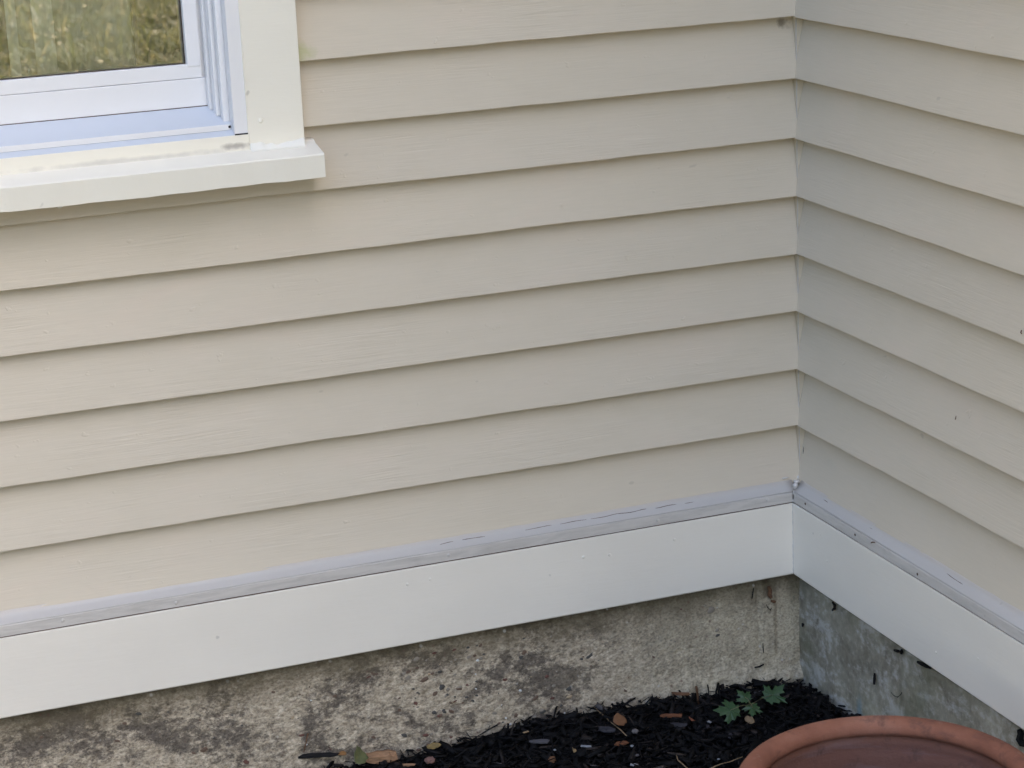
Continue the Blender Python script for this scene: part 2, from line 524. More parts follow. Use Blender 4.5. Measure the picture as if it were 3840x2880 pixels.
LEFT = lambda u, d, z: (-u, d, z)        # long wall: runs to -x, depth is +y
WING = lambda u, d, z: (d, -u, z)        # wing wall: runs to -y, depth is +x

def tube(bm, pts, radii, seg=6):
    rings = []
    pts = [Vector([float(c) for c in p]) for p in pts]
    radii = [float(r) for r in radii]
    for i, p in enumerate(pts):
        t = (pts[min(i + 1, len(pts) - 1)] - pts[max(i - 1, 0)]).normalized()
        a = t.orthogonal().normalized(); b_ = t.cross(a)
        rings.append([bm.verts.new(p + radii[i] * (a * math.cos(2 * math.pi * s / seg) + b_ * math.sin(2 * math.pi * s / seg))) for s in range(seg)])
    for r0, r1 in zip(rings, rings[1:]):
        # match nearest start to avoid twists
        best = min(range(seg), key=lambda s: (r1[s].co - r0[0].co).length)
        for s in range(seg):
            bm.faces.new((r0[s], r0[(s + 1) % seg], r1[(s + 1 + best) % seg], r1[(s + best) % seg]))
    bm.faces.new(rings[0]); bm.faces.new(rings[-1])

# ------------------------------------------------------------------ ground
def ground_z(x, y):
    x = np.asarray(x, float); y = np.asarray(y, float)
    base = -0.484 + 0.010 * vnoise2(x * 3.5, y * 3.5, 3) + 0.006 * vnoise2(x * 9, y * 9, 4)
    mound = 0.016 * np.exp(-((x + 0.42) / 0.22) ** 2 - (y / 0.12) ** 2)
    return base + mound - 0.012 * np.exp(-(x / 0.1) ** 2 - (y / 0.1) ** 2)

def sheet(name, x0, x1, y0, y1, nx, ny, zf, m):
    xs = np.linspace(x0, x1, nx); ys = np.linspace(y0, y1, ny)
    X, Y = np.meshgrid(xs, ys, indexing='ij')
    V = np.stack([X, Y, zf(X, Y)], -1).reshape(-1, 3)
    I = np.arange(nx * ny).reshape(nx, ny)
    F = np.stack([I[:-1, :-1], I[1:, :-1], I[1:, 1:], I[:-1, 1:]], -1).reshape(-1, 4)
    return from_np(name, V, F, m, smooth=True)

lawn = sheet("lawn_ground", -90, 90, -90, 90, 61, 61, lambda X, Y: -0.56 + 0 * X, M_LAWN)
tag(lawn, kind="structure")
bed = sheet("mulch_bed", -9.0, 0.03, -2.7, 0.03, 260, 90,
            lambda X, Y: np.where((Y < -2.6) | (X < -8.9), -0.565, ground_z(X, Y)), M_SOIL)
tag(bed, kind="structure")  # bed stretched far out of view to cut light bounced off the ground

# ------------------------------------------------------------------ house
house = bpy.data.objects.new("house", None)
COL.objects.link(house)
tag(house, "beige clapboard house corner with cream trim, a window and a bare concrete foundation", "house")

XW0, XW1, ZW0, ZW1 = -1.862, -0.940, 0.600, 1.95      # window opening
HTOP = 5.4
WING_L = 4.3        # how far the wing comes forward
bm = bmesh.new()
add_box(bm, -4.2, XW0, 0.0250, 0.13, -0.27, HTOP)
add_box(bm, XW1, 0.1, 0.0250, 0.13, -0.27, HTOP)
add_box(bm, XW0, XW1, 0.0250, 0.13, -0.27, ZW0 - 0.02)
add_box(bm, XW0, XW1, 0.0250, 0.13, ZW1, HTOP)
wall_l = from_bm("siding_wall", bm, M_SIDE_X, house)
wall_l["label"] = "long beige clapboard wall that holds the window"
wall_r = box("siding_wall", 0.0250, 0.13, -WING_L, 0.0130, -0.27, HTOP, M_SIDE_Y, house)
wall_r["label"] = "greyer clapboard wing wall coming forward on the right"

# clapboards ---------------------------------------------------------------
REC = 0.0215      # depth of a board's face below its drip edge
ZK = [0.7112, 0.6086, 0.5071, 0.4082, 0.3072, 0.2056, 0.1023, 0.0]
ZB = [-0.1035] + ZK[::-1]
while ZB[-1] < 1.55:
    ZB.append(ZB[-1] + 0.1016)

def clap(u0, u1, k, wing, top_fn=None, du=0.02):
    z0, z1 = ZB[k], ZB[k + 1]
    n = max(2, int((u1 - u0) / du))
    us = list(np.linspace(u0, u1, n + 1))
    if top_fn is not None:
        us = sorted(set(us + [0.8525, 0.8535]))
    sd = k * 2 + (500 if wing else 0)
    ua = np.array(us)
    wz = vnoise(ua * 2.2, sd, 0.0011) + vnoise(ua * 14, sd + 1000, 0.00055) + vnoise(ua * 45, sd + 2000, 0.00025)
    wd = vnoise(ua * 1.7, sd + 3000, 0.0010)
    T = {}
    for i, u in enumerate(us):
        T[u] = (wz[i], wd[i])
    H = z1 - z0
    def prof(u):
        dz, dd = T[u]
        zb = z0 + dz
        dd = dd * min(1.0, (u - u0) / 0.15 + 0.15)
        top = z1 + 0.012
        if top_fn is not None:
            top = top_fn(u, top)
        dt = REC * (top - z0) / H
        f = lambda h: REC * h / H + dd * (1 - h / H)
        return [(0.0012 + dd, zb), (0.0003 + dd, zb + 0.0008), (f(0.004), zb + 0.004), (f((top - z0) * 0.5), zb + (top - z0) * 0.5), (dt, top), (0.0246, top), (0.0246, zb)]
    # bevelled back stays hidden in the wall
    o = extrude_profile(us, prof, WING if wing else LEFT, "clapboard", M_SIDE_Y if wing else M_SIDE_X, wall_r if wing else wall_l)
    return o

for k in range(len(ZB) - 1):
    zt = ZB[k + 1]
    if zt < 0.53:
        clap(-0.0068, 4.2, k, False)
    elif ZB[k] < 0.56:
        clap(-0.0068, 4.2, k, False, top_fn=lambda u, t: t if (u < 0.853 or u > 1.95) else 0.56)
    else:
        clap(-0.0068, 0.8545, k, False)
        clap(1.946, 4.2, k, False, du=0.1)
    clap(-0.0068, WING_L, k, True, du=0.03)

# corner stick between the two sidings -------------------------------------
corner = box("corner_strip", 0.0072, 0.0248, 0.0072, 0.0248, -0.11, 1.6, M_CORNER, house)
us = np.linspace(-0.098, 1.5, 240)
bm = bmesh.new()
tube(bm, [(0.0070 + vnoise(u * 30, 5, 0.0005), 0.0070 + vnoise(u * 26, 6, 0.0005), u) for u in us],
     [0.0009 + vnoise(u * 40, 7, 0.0003) for u in us], 6)
from_bm("corner_caulk", bm, M_CAULK, corner, True)

bm = bmesh.new()
tube(bm, [(0.0118, 0.0005, -0.040), (0.0112, 0.0, -0.055), (0.0104, 0.0002, -0.070), (0.0095, 0.0, -0.080)], [0.0003, 0.0009, 0.0011, 0.0006], 5)
from_bm("caulk_crack", bm, M_DARKGAP, corner, True)

# skirt boards, caps, caulk -------------------------------------------------
PB = 0.0212
Z_CAP, Z_BT, Z_BB = -0.1137, -0.1314, -0.2664
def skirt(wing):
    to = WING if wing else LEFT
    L = WING_L if wing else 4.2
    us = list(np.arange(-PB + (0.0 if wing else 0.0), L, 0.05)) + [L]
    u_start = PB if not wing else PB + 0.0004
    us = [u_start] + [u for u in us if u > u_start + 0.01]
    pj = 0.0 if not wing else 0.0004
    sk = extrude_profile(us, lambda u: [(-PB + vnoise(u * 1.1, 31 + wing, 0.0006), Z_BB + 0.002 + vnoise(u * 3, 33 + wing, 0.0006)),
                                        (-PB + 0.0015, Z_BB + vnoise(u * 3, 33 + wing, 0.0006)),
                                        (0.013, Z_BB), (0.013, Z_BT - 0.0022), (-PB + 0.0008, Z_BT - 0.0022),
                                        (-PB + vnoise(u * 1.1, 31 + wing, 0.0006), Z_BT - 0.0030)],
                         to, "skirt_board", M_SKIRT, house)
    gap = extrude_profile(us, lambda u: [(-PB + 0.0035, Z_BT - 0.004), (0.012, Z_BT - 0.004), (0.012, Z_BT + 0.003), (-PB + 0.0035, Z_BT + 0.003)],
                          to, "joint_gap", M_GAP, sk)
    us2 = [u_start] + list(np.arange(0.04, L, 0.02)) + [L]
    cap = extrude_profile(us2, lambda u: [(-PB + 0.0012, Z_BT + 0.0002 + vnoise(u * 6, 41, 0.0004)), (0.012, Z_BT + 0.0002), (0.012, Z_CAP - 0.0005),
                                          (-0.0188, Z_CAP + vnoise(u * 9, 42, 0.0004)), (-0.0198, Z_CAP - 0.0012 + vnoise(u * 9, 42, 0.0004))],
                          to, "drip_cap", M_CAP, house)
    us3 = [0.012 if not wing else 0.012] + list(np.arange(0.03, L, 0.008))
    def cp(u):
        t = vnoise(u * 5, 51 + wing, 0.0012) + vnoise(u * 45, 52 + wing, 0.0005)
        lip = vnoise(u * 5, 53 + wing, 0.0010)
        zt = -0.0985 + t
        return [(-0.0186 + lip, Z_CAP + 0.0003), (-0.0160 + lip, Z_CAP + 0.0021), (-0.0075 + lip * 0.5, Z_CAP + 0.0062 + t * 0.2), (0.0000, zt - 0.002), (0.0006, zt + 0.0012), (0.009, zt), (0.011, Z_CAP)]
    cb = extrude_profile(us3, cp, to, "caulk_bead", M_BEAD, house, smooth=True)
    # cracks where the bead has parted
    rr = random.Random(5 + wing)
    runs = [(0.20, 0.225), (0.235, 0.285), (0.290, 0.400), (0.402, 0.455), (0.465, 0.520), (0.590, 0.635), (0.645, 0.675)] if not wing else [(0.10, 0.125), (0.255, 0.275), (0.50, 0.55)]
    for a, b_ in runs:
        bm = bmesh.new()
        pts = []
        grid = [u for u in us3 if a <= u <= b_]
        n = len(grid) - 1
        for u in grid:
            P_ = cp(u)
            f_ = 0.35 + float(vnoise(u * 40, 62 + wing, 0.12))
            d = P_[2][0] + (P_[3][0] - P_[2][0]) * f_
            zc = P_[2][1] + (P_[3][1] - P_[2][1]) * f_
            pts.append(to(u, float(d), float(zc)))
        tube(bm, pts, [0.0002] + [0.00035 + 0.00025 * rr.random() for _ in range(n - 1)] + [0.00025], 5)
        from_bm("caulk_crack", bm, M_GAP, cb, True)
    return sk, cap, cb
sk_l, cap_l, cb_l = skirt(False)
sk_r, cap_r, cb_r = skirt(True)

# lumps of caulk and paint at the inner corner
def lump(name, c, r, m, parent, seed, sub=2, rough=0.35):
    bm = bmesh.new()
    bmesh.ops.create_icosphere(bm, subdivisions=sub, radius=1.0)
    q = random.Random(seed)
    ph = [q.uniform(0, 6.28) for _ in range(6)]
    for v in bm.verts:
        k = 1 + rough * 0.5 * (math.sin(3.1 * v.co.x + ph[0]) + math.sin(3.7 * v.co.y + ph[1]) + math.sin(4.3 * v.co.z + ph[2])) / 1.5
        v.co = Vector((c[0] + v.co.x * r[0] * k, c[1] + v.co.y * r[1] * k, c[2] + v.co.z * r[2] * k))
    return from_bm(name, bm, m, parent, True)
for i, (c, r) in enumerate((((-0.0175, -0.0175, -0.116), (0.0030, 0.0030, 0.0045)), ((-0.0195, -0.0195, -0.129), (0.0022, 0.0022, 0.0028)),
                            ((0.003, 0.003, -0.097), (0.004, 0.004, 0.006)), ((-0.004, -0.003, -0.102), (0.006, 0.006, 0.004)),
                            ((-0.024, 0.0015, -0.0925), (0.007, 0.0022, 0.0018)), ((-0.010, -0.010, -0.106), (0.006, 0.006, 0.0045)))):
    lump("caulk_lump", c, r, M_CAULK, cb_l, 60 + i)
us = np.linspace(Z_BB + 0.003, Z_BT - 0.003, 50)
bm = bmesh.new()
tube(bm, [(-PB + 0.0004, -PB + 0.0004, z) for z in us], [0.0015 + abs(vnoise(z * 160, 77, 0.0011)) for z in us], 6)
from_bm("joint_caulk", bm, M_CAULK, sk_l, True)

# nail heads ------------------------------------------------------------------
def nail(parent, wing, u, d, z, r=0.0034, m=None):
    bm = bmesh.new()
    bmesh.ops.create_uvsphere(bm, u_segments=10, v_segments=6, radius=1.0)
    c = (WING if wing else LEFT)(u, d, z)
    sx = (0.3, 1, 1) if wing else (1, 0.3, 1)
    for v in bm.verts:
        v.co = Vector((c[0] + v.co.x * r * sx[0], c[1] + v.co.y * r * sx[1], c[2] + v.co.z * r))
    return from_bm("nail_head", bm, m or M_SKIRT, parent, True)
for u, z in ((0.735, -0.160), (0.695, -0.158), (0.42, -0.166), (0.372, -0.170), (0.25, -0.163)):
    nail(sk_l, False, u, -PB, z, 0.0030)
for u, z in ((0.12, -0.16), (0.145, -0.20), (0.5, -0.235), (0.62, -0.2)):
    nail(sk_r, True, u, -PB, z, 0.0022)
for u, z in ((0.66, -0.122), (0.28, -0.123), (0.07, -0.120), (1.12, -0.124), (1.30, -0.121)):
    nail(cap_l, False, u, -0.0202, z, 0.0032, M_CAULK)
for u, z in ((0.24, -0.122), (0.44, -0.124), (0.065, -0.121)):
    nail(cap_r, True, u, -0.0202, z, 0.0024, M_GAP)

# foundation -------------------------------------------------------------------
def foundation(wing):
    if not wing:
        a = np.concatenate([np.arange(0.0, 1.62, 0.0042), np.linspace(1.64, 4.2, 40)])
    else:
        a = np.concatenate([np.arange(0.0, 1.0, 0.006), np.linspace(1.02, WING_L, 40)])
    a = np.concatenate([[-0.02], a])
    z = np.arange(-0.60, -0.245, 0.0042 if not wing else 0.006)
    A, Z = np.meshgrid(a, z, indexing='ij')
    s = 70 + wing
    D = 0.0035 + 0.0020 * vnoise2(A * 6, Z * 6, s) + 0.0010 * vnoise2(A * 25, Z * 25, s + 1)
    if not wing:
        rough = np.clip((A - 0.18) / 0.25, 0.15, 1) * 1.0
        D += rough * (0.0007 * vnoise2(A * 80, Z * 80, s + 2) + 0.0005 * vnoise2(A * 160, Z * 160, s + 3))
        q = np.random.default_rng(5)
        for _ in range(420):                       # little pits where sand has gone
            c = q.uniform(0.15, 1.6), q.uniform(-0.5, -0.28); r = q.uniform(0.003, 0.007)
            D += q.uniform(0.0006, 0.003) * np.exp(-(((A - c[0]) / r) ** 2 + ((Z - c[1]) / (r * 0.8)) ** 2))
        # two form-board fins near the corner
        for u0 in (0.043, 0.079):
            uu = u0 + 0.002 * vnoise2(Z * 14, Z * 0, 91)
            D += 0.0045 * np.exp(-((A - uu) / 0.0028) ** 2) * (Z > -0.42)
        D -= 0.0022 * ((A > 0.043) & (A < 0.079) & (Z > -0.425))
        # lumpy toe spreading at the bottom near the corner
        toe = np.clip((-0.425 - Z) / 0.05, 0, 1) * np.clip((0.40 - A) / 0.2, 0, 1)
        D -= toe * (0.010 + 0.006 * vnoise2(A * 45, Z * 45, 93) + 0.004 * vnoise2(A * 110, Z * 110, 94))
    else:
        D += 0.0006 * vnoise2(A * 70, Z * 70, s + 2)
    D += 0.012 * np.clip((Z + 0.290) / 0.018, 0, 1)     # top set back to deepen the shade under the skirt board
    if wing:
        V = np.stack([D, -A, Z], -1)
    else:
        V = np.stack([-A, D, Z], -1)
    n0, n1 = A.shape
    I = np.arange(n0 * n1).reshape(n0, n1)
    F = np.stack([I[:-1, :-1], I[1:, :-1], I[1:, 1:], I[:-1, 1:]], -1).reshape(-1, 4)
    if not wing:
        F = F[:, ::-1]
    # give the wall its thickness: a back sheet and closing rims
    B = V.copy(); B[..., 0 if wing else 1] = 0.2
    n = n0 * n1
    rim = np.concatenate([I[:, 0], I[-1, 1:], I[::-1, -1][1:], I[0, ::-1][1:]])
    RF = np.stack([rim[:-1], rim[1:], rim[1:] + n, rim[:-1] + n], -1)
    BF = np.array([[I[0, 0] + n, I[-1, 0] + n, I[-1, -1] + n, I[0, -1] + n]])
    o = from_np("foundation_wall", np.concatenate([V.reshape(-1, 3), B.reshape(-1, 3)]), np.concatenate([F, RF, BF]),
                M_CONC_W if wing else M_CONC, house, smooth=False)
    return o
f_l = foundation(False)
f_l["label"] = "tan weathered concrete foundation with exposed pebbles and dark blotches"
f_r = foundation(True)
f_r["label"] = "damp greenish grey concrete foundation with pale wash streaks"

peb_meshes = []
for i in range(18):
    bm = bmesh.new()
    bmesh.ops.create_icosphere(bm, subdivisions=1, radius=1.0)
    q = random.Random(100 + i)
    for v in bm.verts:
        v.co *= q.uniform(0.72, 1.15)
    me = bpy.data.meshes.new("pebble")
    bm.to_mesh(me); bm.free()
    me.materials.append(PEB[i % 6])
    me.polygons.foreach_set("use_smooth", [True] * len(me.polygons))
    peb_meshes.append(me)
q = random.Random(21)
placed = 0
while placed < 295:
    u = min(max(q.gauss(0.60, 0.20), 0.16), 1.42)
    if q.random() < 0.25:
        u = q.uniform(0.5, 1.42)
    z = q.uniform(-0.475, -0.30)
    w = q.choices(range(6), (5, 5, 3, 2, 1.2, 7))[0]
    r = q.choice((0.0020, 0.0026, 0.0032, 0.0042, 0.0056)) * q.uniform(0.8, 1.35) * (1.0 if w not in (3, 4) else 0.75)
    o = bpy.data.objects.new("pebble", peb_meshes[w + 6 * q.randrange(3)])
    link(o, f_l)
    o.location = (-u, 0.0046, z)
    o.scale = (r * q.uniform(1.0, 1.6), 0.0022, r * q.uniform(0.65, 1.0))
    o.rotation_euler = (0, q.uniform(-0.6, 0.6), 0)
    placed += 1

# ------------------------------------------------------------------ window (part of the house)
XM = -1.401          # centre of the window
mir = lambda x: 2 * XM - x
def vbar(bm, x0, x1, y0, y1, z0, z1, bev=0.0012, both=True):
    add_box(bm, x0, x1, y0, y1, z0, z1, bev)
    if both:
        add_box(bm, mir(x1), mir(x0), y0, y1, z0, z1, bev)
bm = bmesh.new()
ro = [(mir(-0.9432), 0.600), (-0.9432, 0.600), (-0.9432, 1.9500), (mir(-0.9432), 1.9500)]
rn = [(mir(-0.9648), 0.606), (-0.9648, 0.606), (-0.9648, 1.9300), (mir(-0.9648), 1.9300)]
rg = [[bm.verts.new((x, y, z)) for x, z in r] for y in (-0.0118, 0.0125) for r in (ro, rn)]
for a, b_ in ((0, 1), (2, 3), (0, 2), (1, 3)):
    for s in range(4):
        bm.faces.new((rg[a][s], rg[a][(s + 1) % 4], rg[b_][(s + 1) % 4], rg[b_][s]))
window = from_bm("window", bm, M_VINYL, house)
for s in (0, 1):
    a, b_ = (-0.9645, -0.9400) if s == 0 else (mir(-0.9400), mir(-0.9645))
    box("side_jamb", a, b_, 0.0126, 0.125, 0.6262, 1.948, M_VINYL, window)
    a, b_ = (-0.9646, -0.9433) if s == 0 else (mir(-0.9433), mir(-0.9646))
    box("jamb_foot_gap", a, b_, -0.0124, 0.0120, 0.6094, 0.6116, M_DARKGAP, window)
window["label"] = "white vinyl window with stepped frame, cream casing and sill"
for k, (x0, x1, y0, y1, z0) in enumerate(((-0.9752, -0.9640, 0.0125, 0.0290, 0.6275), (-0.9812, -0.9640, 0.0315, 0.0520, 0.6345), (-0.9856, -0.9640, 0.0545, 0.0690, 0.6415))):
    for s in (0, 1):
        a, b_ = (x0, x1) if s == 0 else (mir(x1), mir(x0))
        box("track_rib", a, b_, y0, y1, z0, 1.948, M_VINYL, window, 0.0022)
# sash
bm = bmesh.new()
add_box(bm, mir(-0.9800), -0.9800, 0.0702, 0.1150, 0.6470, 0.6903, 0.0012)
from_bm("bottom_rail", bm, M_VINYL, window)
for s in (0, 1):
    a, b_ = (-0.9893, -0.9802)
    if s: a, b_ = mir(b_), mir(a)
    box("sash_edge", a, b_, 0.0740, 0.1150, 0.6903, 1.95, M_VINYL, window, 0.0008)
    a, b_ = (-1.0118, -0.9896)
    if s: a, b_ = mir(b_), mir(a)
    box("sash_stile", a, b_, 0.0700, 0.1140, 0.7085, 1.95, M_VINYL, window, 0.0018)
box("glazing_rail", mir(-0.9893), -0.9893, 0.0715, 0.1145, 0.6908, 0.7125, M_VINYL, window, 0.0012)
box("glass_pane", mir(-1.011), -1.011, 0.0850, 0.0880, 0.7100, 1.95, M_GLASS, window)
bm = bmesh.new()
add_box(bm, mir(-1.0119), -1.0119, 0.0815, 0.0846, 0.7124, 0.7138)
from_bm("glazing_seal", bm, M_SEAL, window)
box("glazing_seal", -1.0130, -1.0117, 0.0815, 0.0846, 0.7139, 1.94, M_SEAL, window)
# sloped vinyl sill, ridge and step
extrude_profile([-XW1 + 0.0, -XW0], lambda u: [(0.125, 0.6540), (0.0702, 0.6462), (0.0060, 0.6259), (0.0040, 0.6250), (0.0036, 0.6163), (-0.0105, 0.6100), (-0.0105, 0.600), (0.125, 0.600)],
                LEFT, "sill_tray", M_TRAY, window)
box("sill_ridge", mir(-0.968), -0.968, 0.0022, 0.0034, 0.6164, 0.6250, M_VINYL, window, 0.0004)
box("sill_joint", mir(-0.980), -0.980, 0.0700, 0.075, 0.6458, 0.6473, M_GAP, window)
# cream painted subsill below the vinyl
extrude_profile(list(np.linspace(0.9425, 1.8595, 40)), lambda u: [(-0.0125 + vnoise(u * 8, 71, 0.0004), 0.6088), (-0.0120, 0.6094), (0.03, 0.6094), (0.03, 0.570), (-0.0125, 0.570)],
                LEFT, "subsill", M_SUBSILL, window)
# sill nose with horns: rough painted edge
def nose(u):
    e = float(vnoise(u * 16, 81, 0.0009) + vnoise(u * 60, 82, 0.0006))
    return [(-0.058, 0.5385 + e), (-0.0586 + e, 0.5735), (-0.0572 + e, 0.5752 + e), (-0.040, 0.5790 + e * 0.6), (-0.0125, 0.5852), (-0.002, 0.5900), (0.02, 0.5905), (0.02, 0.5395), (-0.05, 0.5382)]
extrude_profile(list(np.linspace(0.8385, 1.9635, 140)), nose, LEFT, "sill", M_TRIM, window)
for s in (0, 1):
    a, b_ = (-0.9428, -0.8555)
    if s: a, b_ = mir(b_), mir(a)
    us = list(np.linspace(0.560, 1.99, 60))
    bm = bmesh.new()
    add_box(bm, a, b_, -0.0128, 0.0249, 0.58, 2.04, 0.0015)
    o = from_bm("side_casing", bm, M_TRIM, window)
box("head_casing", mir(-0.84), -0.84, -0.0140, 0.0179, 2.0402, 2.13, M_TRIM, window, 0.0015)
box("window_head", mir(-0.9432), -0.9432, -0.0118, 0.125, 1.9485, 2.04, M_VINYL, window)
# chalky caulk smeared where the casing meets the sill
def smear(u):
    t = 0.5 + 0.5 * math.sin((u - 0.856) / 0.087 * math.pi * 2.3 + 1.2)
    h = 0.004 + 0.006 * t + float(vnoise(u * 120, 85, 0.0018))
    return [(-0.0235 + float(vnoise(u * 40, 86, 0.002)), 0.5828), (-0.0165, 0.5860), (-0.0133, 0.586 + h), (-0.0120, 0.586 + h), (-0.0120, 0.578)]
extrude_profile(list(np.linspace(0.8562, 0.9420, 40)), smear, LEFT, "casing_caulk", M_PRIMER, window, smooth=True)
bm = bmesh.new()
us = np.linspace(0.595, 1.95, 160)
tube(bm, [(-0.9431, -0.0119, z) for z in us], [0.0011 + abs(vnoise(z * 40, 88, 0.0005)) for z in us], 5)
from_bm("frame_caulk", bm, M_TRIM, window, True)
bm = bmesh.new()
bmesh.ops.create_uvsphere(bm, u_segments=10, v_segments=6, radius=1.0)
for v in bm.verts:
    v.co = Vector((-0.9233 + v.co.x * 0.0042, -0.0128 + v.co.y * 0.0009, 0.6285 + v.co.z * 0.0042))
from_bm("nail_head", bm, M_TRIM, window, True)
lump("caulk_drip", (-1.245, -0.050, 0.5375), (0.0045, 0.004, 0.0035), M_PRIMER, window, 300)
lump("weep_gap", (-0.9685, 0.0060, 0.6215), (0.0035, 0.004, 0.0035), M_DARKGAP, window, 301)

# rest of the building and the dim room behind the pane
bm = bmesh.new()
add_box(bm, -2.6, 0.0, 3.0, 3.05, 0.0, 2.6)
add_box(bm, -2.65, -2.6, 0.131, 3.05, 0.0, 2.6)
add_box(bm, 0.0, 0.05, 0.131, 3.05, 0.0, 2.6)
add_box(bm, -2.65, 0.05, 0.131, 3.05, -0.05, 0.0)
add_box(bm, -2.65, 0.05, 0.131, 3.05, 2.6, 2.65)
from_bm("room_shell", bm, M_ROOM, house)
bm = bmesh.new()
add_box(bm, -4.2, -4.08, 0.14, 6.0, -0.3, HTOP)
add_box(bm, -4.2, 6.0, 6.0, 6.12, -0.3, HTOP)
add_box(bm, 5.9, 6.0, -WING_L, 5.99, -0.3, HTOP)
add_box(bm, 0.131, 5.89, -WING_L, -WING_L + 0.1, -0.3, HTOP)
from_bm("outer_wall", bm, M_SIDE_X, house)
bm = bmesh.new()
add_box(bm, -4.4, 6.2, -0.22, 6.3, HTOP, HTOP + 0.15)
add_box(bm, -0.22, 6.2, -WING_L - 0.2, -0.2202, HTOP, HTOP + 0.15)
from_bm("roof", bm, M_ROOF, house)

# ------------------------------------------------------------------ curtain behind the glass
def cloth(name, x0, x1, y, amp, freq, m, parent=None, z0=0.62, z1=1.9):
    xs = np.linspace(x0, x1, 60); zs = np.linspace(z0, z1, 6)
    X, Z = np.meshgrid(xs, zs, indexing='ij')
    Y = y + amp * np.sin((X - x0) * freq) + 0.3 * amp * np.sin((X - x0) * freq * 2.7 + Z)
    V1 = np.stack([X, Y, Z], -1).reshape(-1, 3)
    V = np.concatenate([V1, V1 + np.array([0, 0.0012, 0])])
    n0, n1 = X.shape; I = np.arange(n0 * n1).reshape(n0, n1)
    F = np.stack([I[:-1, :-1], I[1:, :-1], I[1:, 1:], I[:-1, 1:]], -1).reshape(-1, 4)
    rim = np.concatenate([I[:, 0], I[-1, 1:], I[::-1, -1][1:], I[0, ::-1][1:]])
    RF = np.stack([rim[1:], rim[:-1], rim[:-1] + n0 * n1, rim[1:] + n0 * n1], -1)
    return from_np(name, V, np.concatenate([F, F[:, ::-1] + n0 * n1, RF]), m, parent, True)
curtain = bpy.data.objects.new("curtain", None)
COL.objects.link(curtain)
tag(curtain, "sheer pale curtain hanging behind the window glass", "curtain")
cloth("sheer_panel", -1.262, -1.072, 0.17, 0.006, 42, M_SHEER, curtain)
cloth("fold_band", -1.268, -1.252, 0.155, 0.002, 60, M_BAND, curtain)
cloth("fold_band", -1.228, -1.196, 0.155, 0.002, 60, M_BAND, curtain)
box("braid_edge", -1.0725, -1.0655, 0.160, 0.166, 0.62, 1.9, M_BROWNTRIM, curtain, 0.001)

# ------------------------------------------------------------------ mulch
def chips(name, n, xr, yr, lmin, lmax, m, lift=0.012, thin=1.0, seed=1):
    q = np.random.default_rng(seed)
    x = q.uniform(*xr, n); y = q.uniform(*yr, n)
    L = lmin + (lmax - lmin) * q.uniform(0, 1, n) ** 1.8
    Wd = np.minimum(L * q.uniform(0.12, 0.4, n), 0.012) * thin
    Th = Wd * q.uniform(0.25, 0.6, n)
    yaw = q.uniform(0, 2 * np.pi, n); pit = q.normal(0, 0.30, n); rol = q.normal(0, 0.5, n)
    base = np.array([[-1, -1, -1], [1, -1, -1], [1, 1, -1], [-1, 1, -1], [-1, -1, 1], [1, -1, 1], [1, 1, 1], [-1, 1, 1]], float) * 0.5
    P = base[None] * np.stack([L, Wd, Th], -1)[:, None]
    P = P * q.uniform(0.45, 1.2, (n, 8, 3))
    P[:, :, 1] += (np.sign(base[None, :, 0]) * 0.25 * Wd[:, None]) * q.normal(0, 1, (n, 1))
    def rot(P, a, i, j):
        c, s = np.cos(a)[:, None], np.sin(a)[:, None]
        A, B = P[:, :, i].copy(), P[:, :, j].copy()
        P[:, :, i] = c * A - s * B; P[:, :, j] = s * A + c * B
    rot(P, rol, 1, 2); rot(P, pit, 0, 2); rot(P, yaw, 0, 1)
    z = ground_z(x, y) + q.uniform(-0.002, lift, n)
    C = np.stack([x, y, z], -1)
    V = P + C[:, None]
    V[:, :, 1] = np.minimum(V[:, :, 1], 0.004); V[:, :, 0] = np.minimum(V[:, :, 0], 0.004)
    Fb = np.array([[0, 3, 2, 1], [4, 5, 6, 7], [0, 1, 5, 4], [1, 2, 6, 5], [2, 3, 7, 6], [3, 0, 4, 7]])
    F = (Fb[None] + 8 * np.arange(n)[:, None, None]).reshape(-1, 4)
    return from_np(name, V.reshape(-1, 3), F, m)
mc = chips("mulch_chips", 11000, (-1.25, 0.0), (-0.55, 0.0), 0.006, 0.042, M_MULCH, 0.016, 1.0, 1)
tag(mc, "black shredded bark mulch covering the bed against the foundation", "mulch", kind="stuff")
mf = chips("mulch_fibres", 5000, (-1.25, 0.0), (-0.55, 0.0), 0.012, 0.05, M_MULCH, 0.019, 0.22, 2)
tag(mf, "thin dark bark fibres strewn over the mulch bed", "mulch", kind="stuff")
mo = chips("mulch_chips", 9000, (-4.4, 0.0), (-2.5, 0.0), 0.015, 0.06, M_MULCH, 0.012, 1.0, 3)
tag(mo, "coarse black mulch spread farther out over the bed", "mulch", kind="stuff")

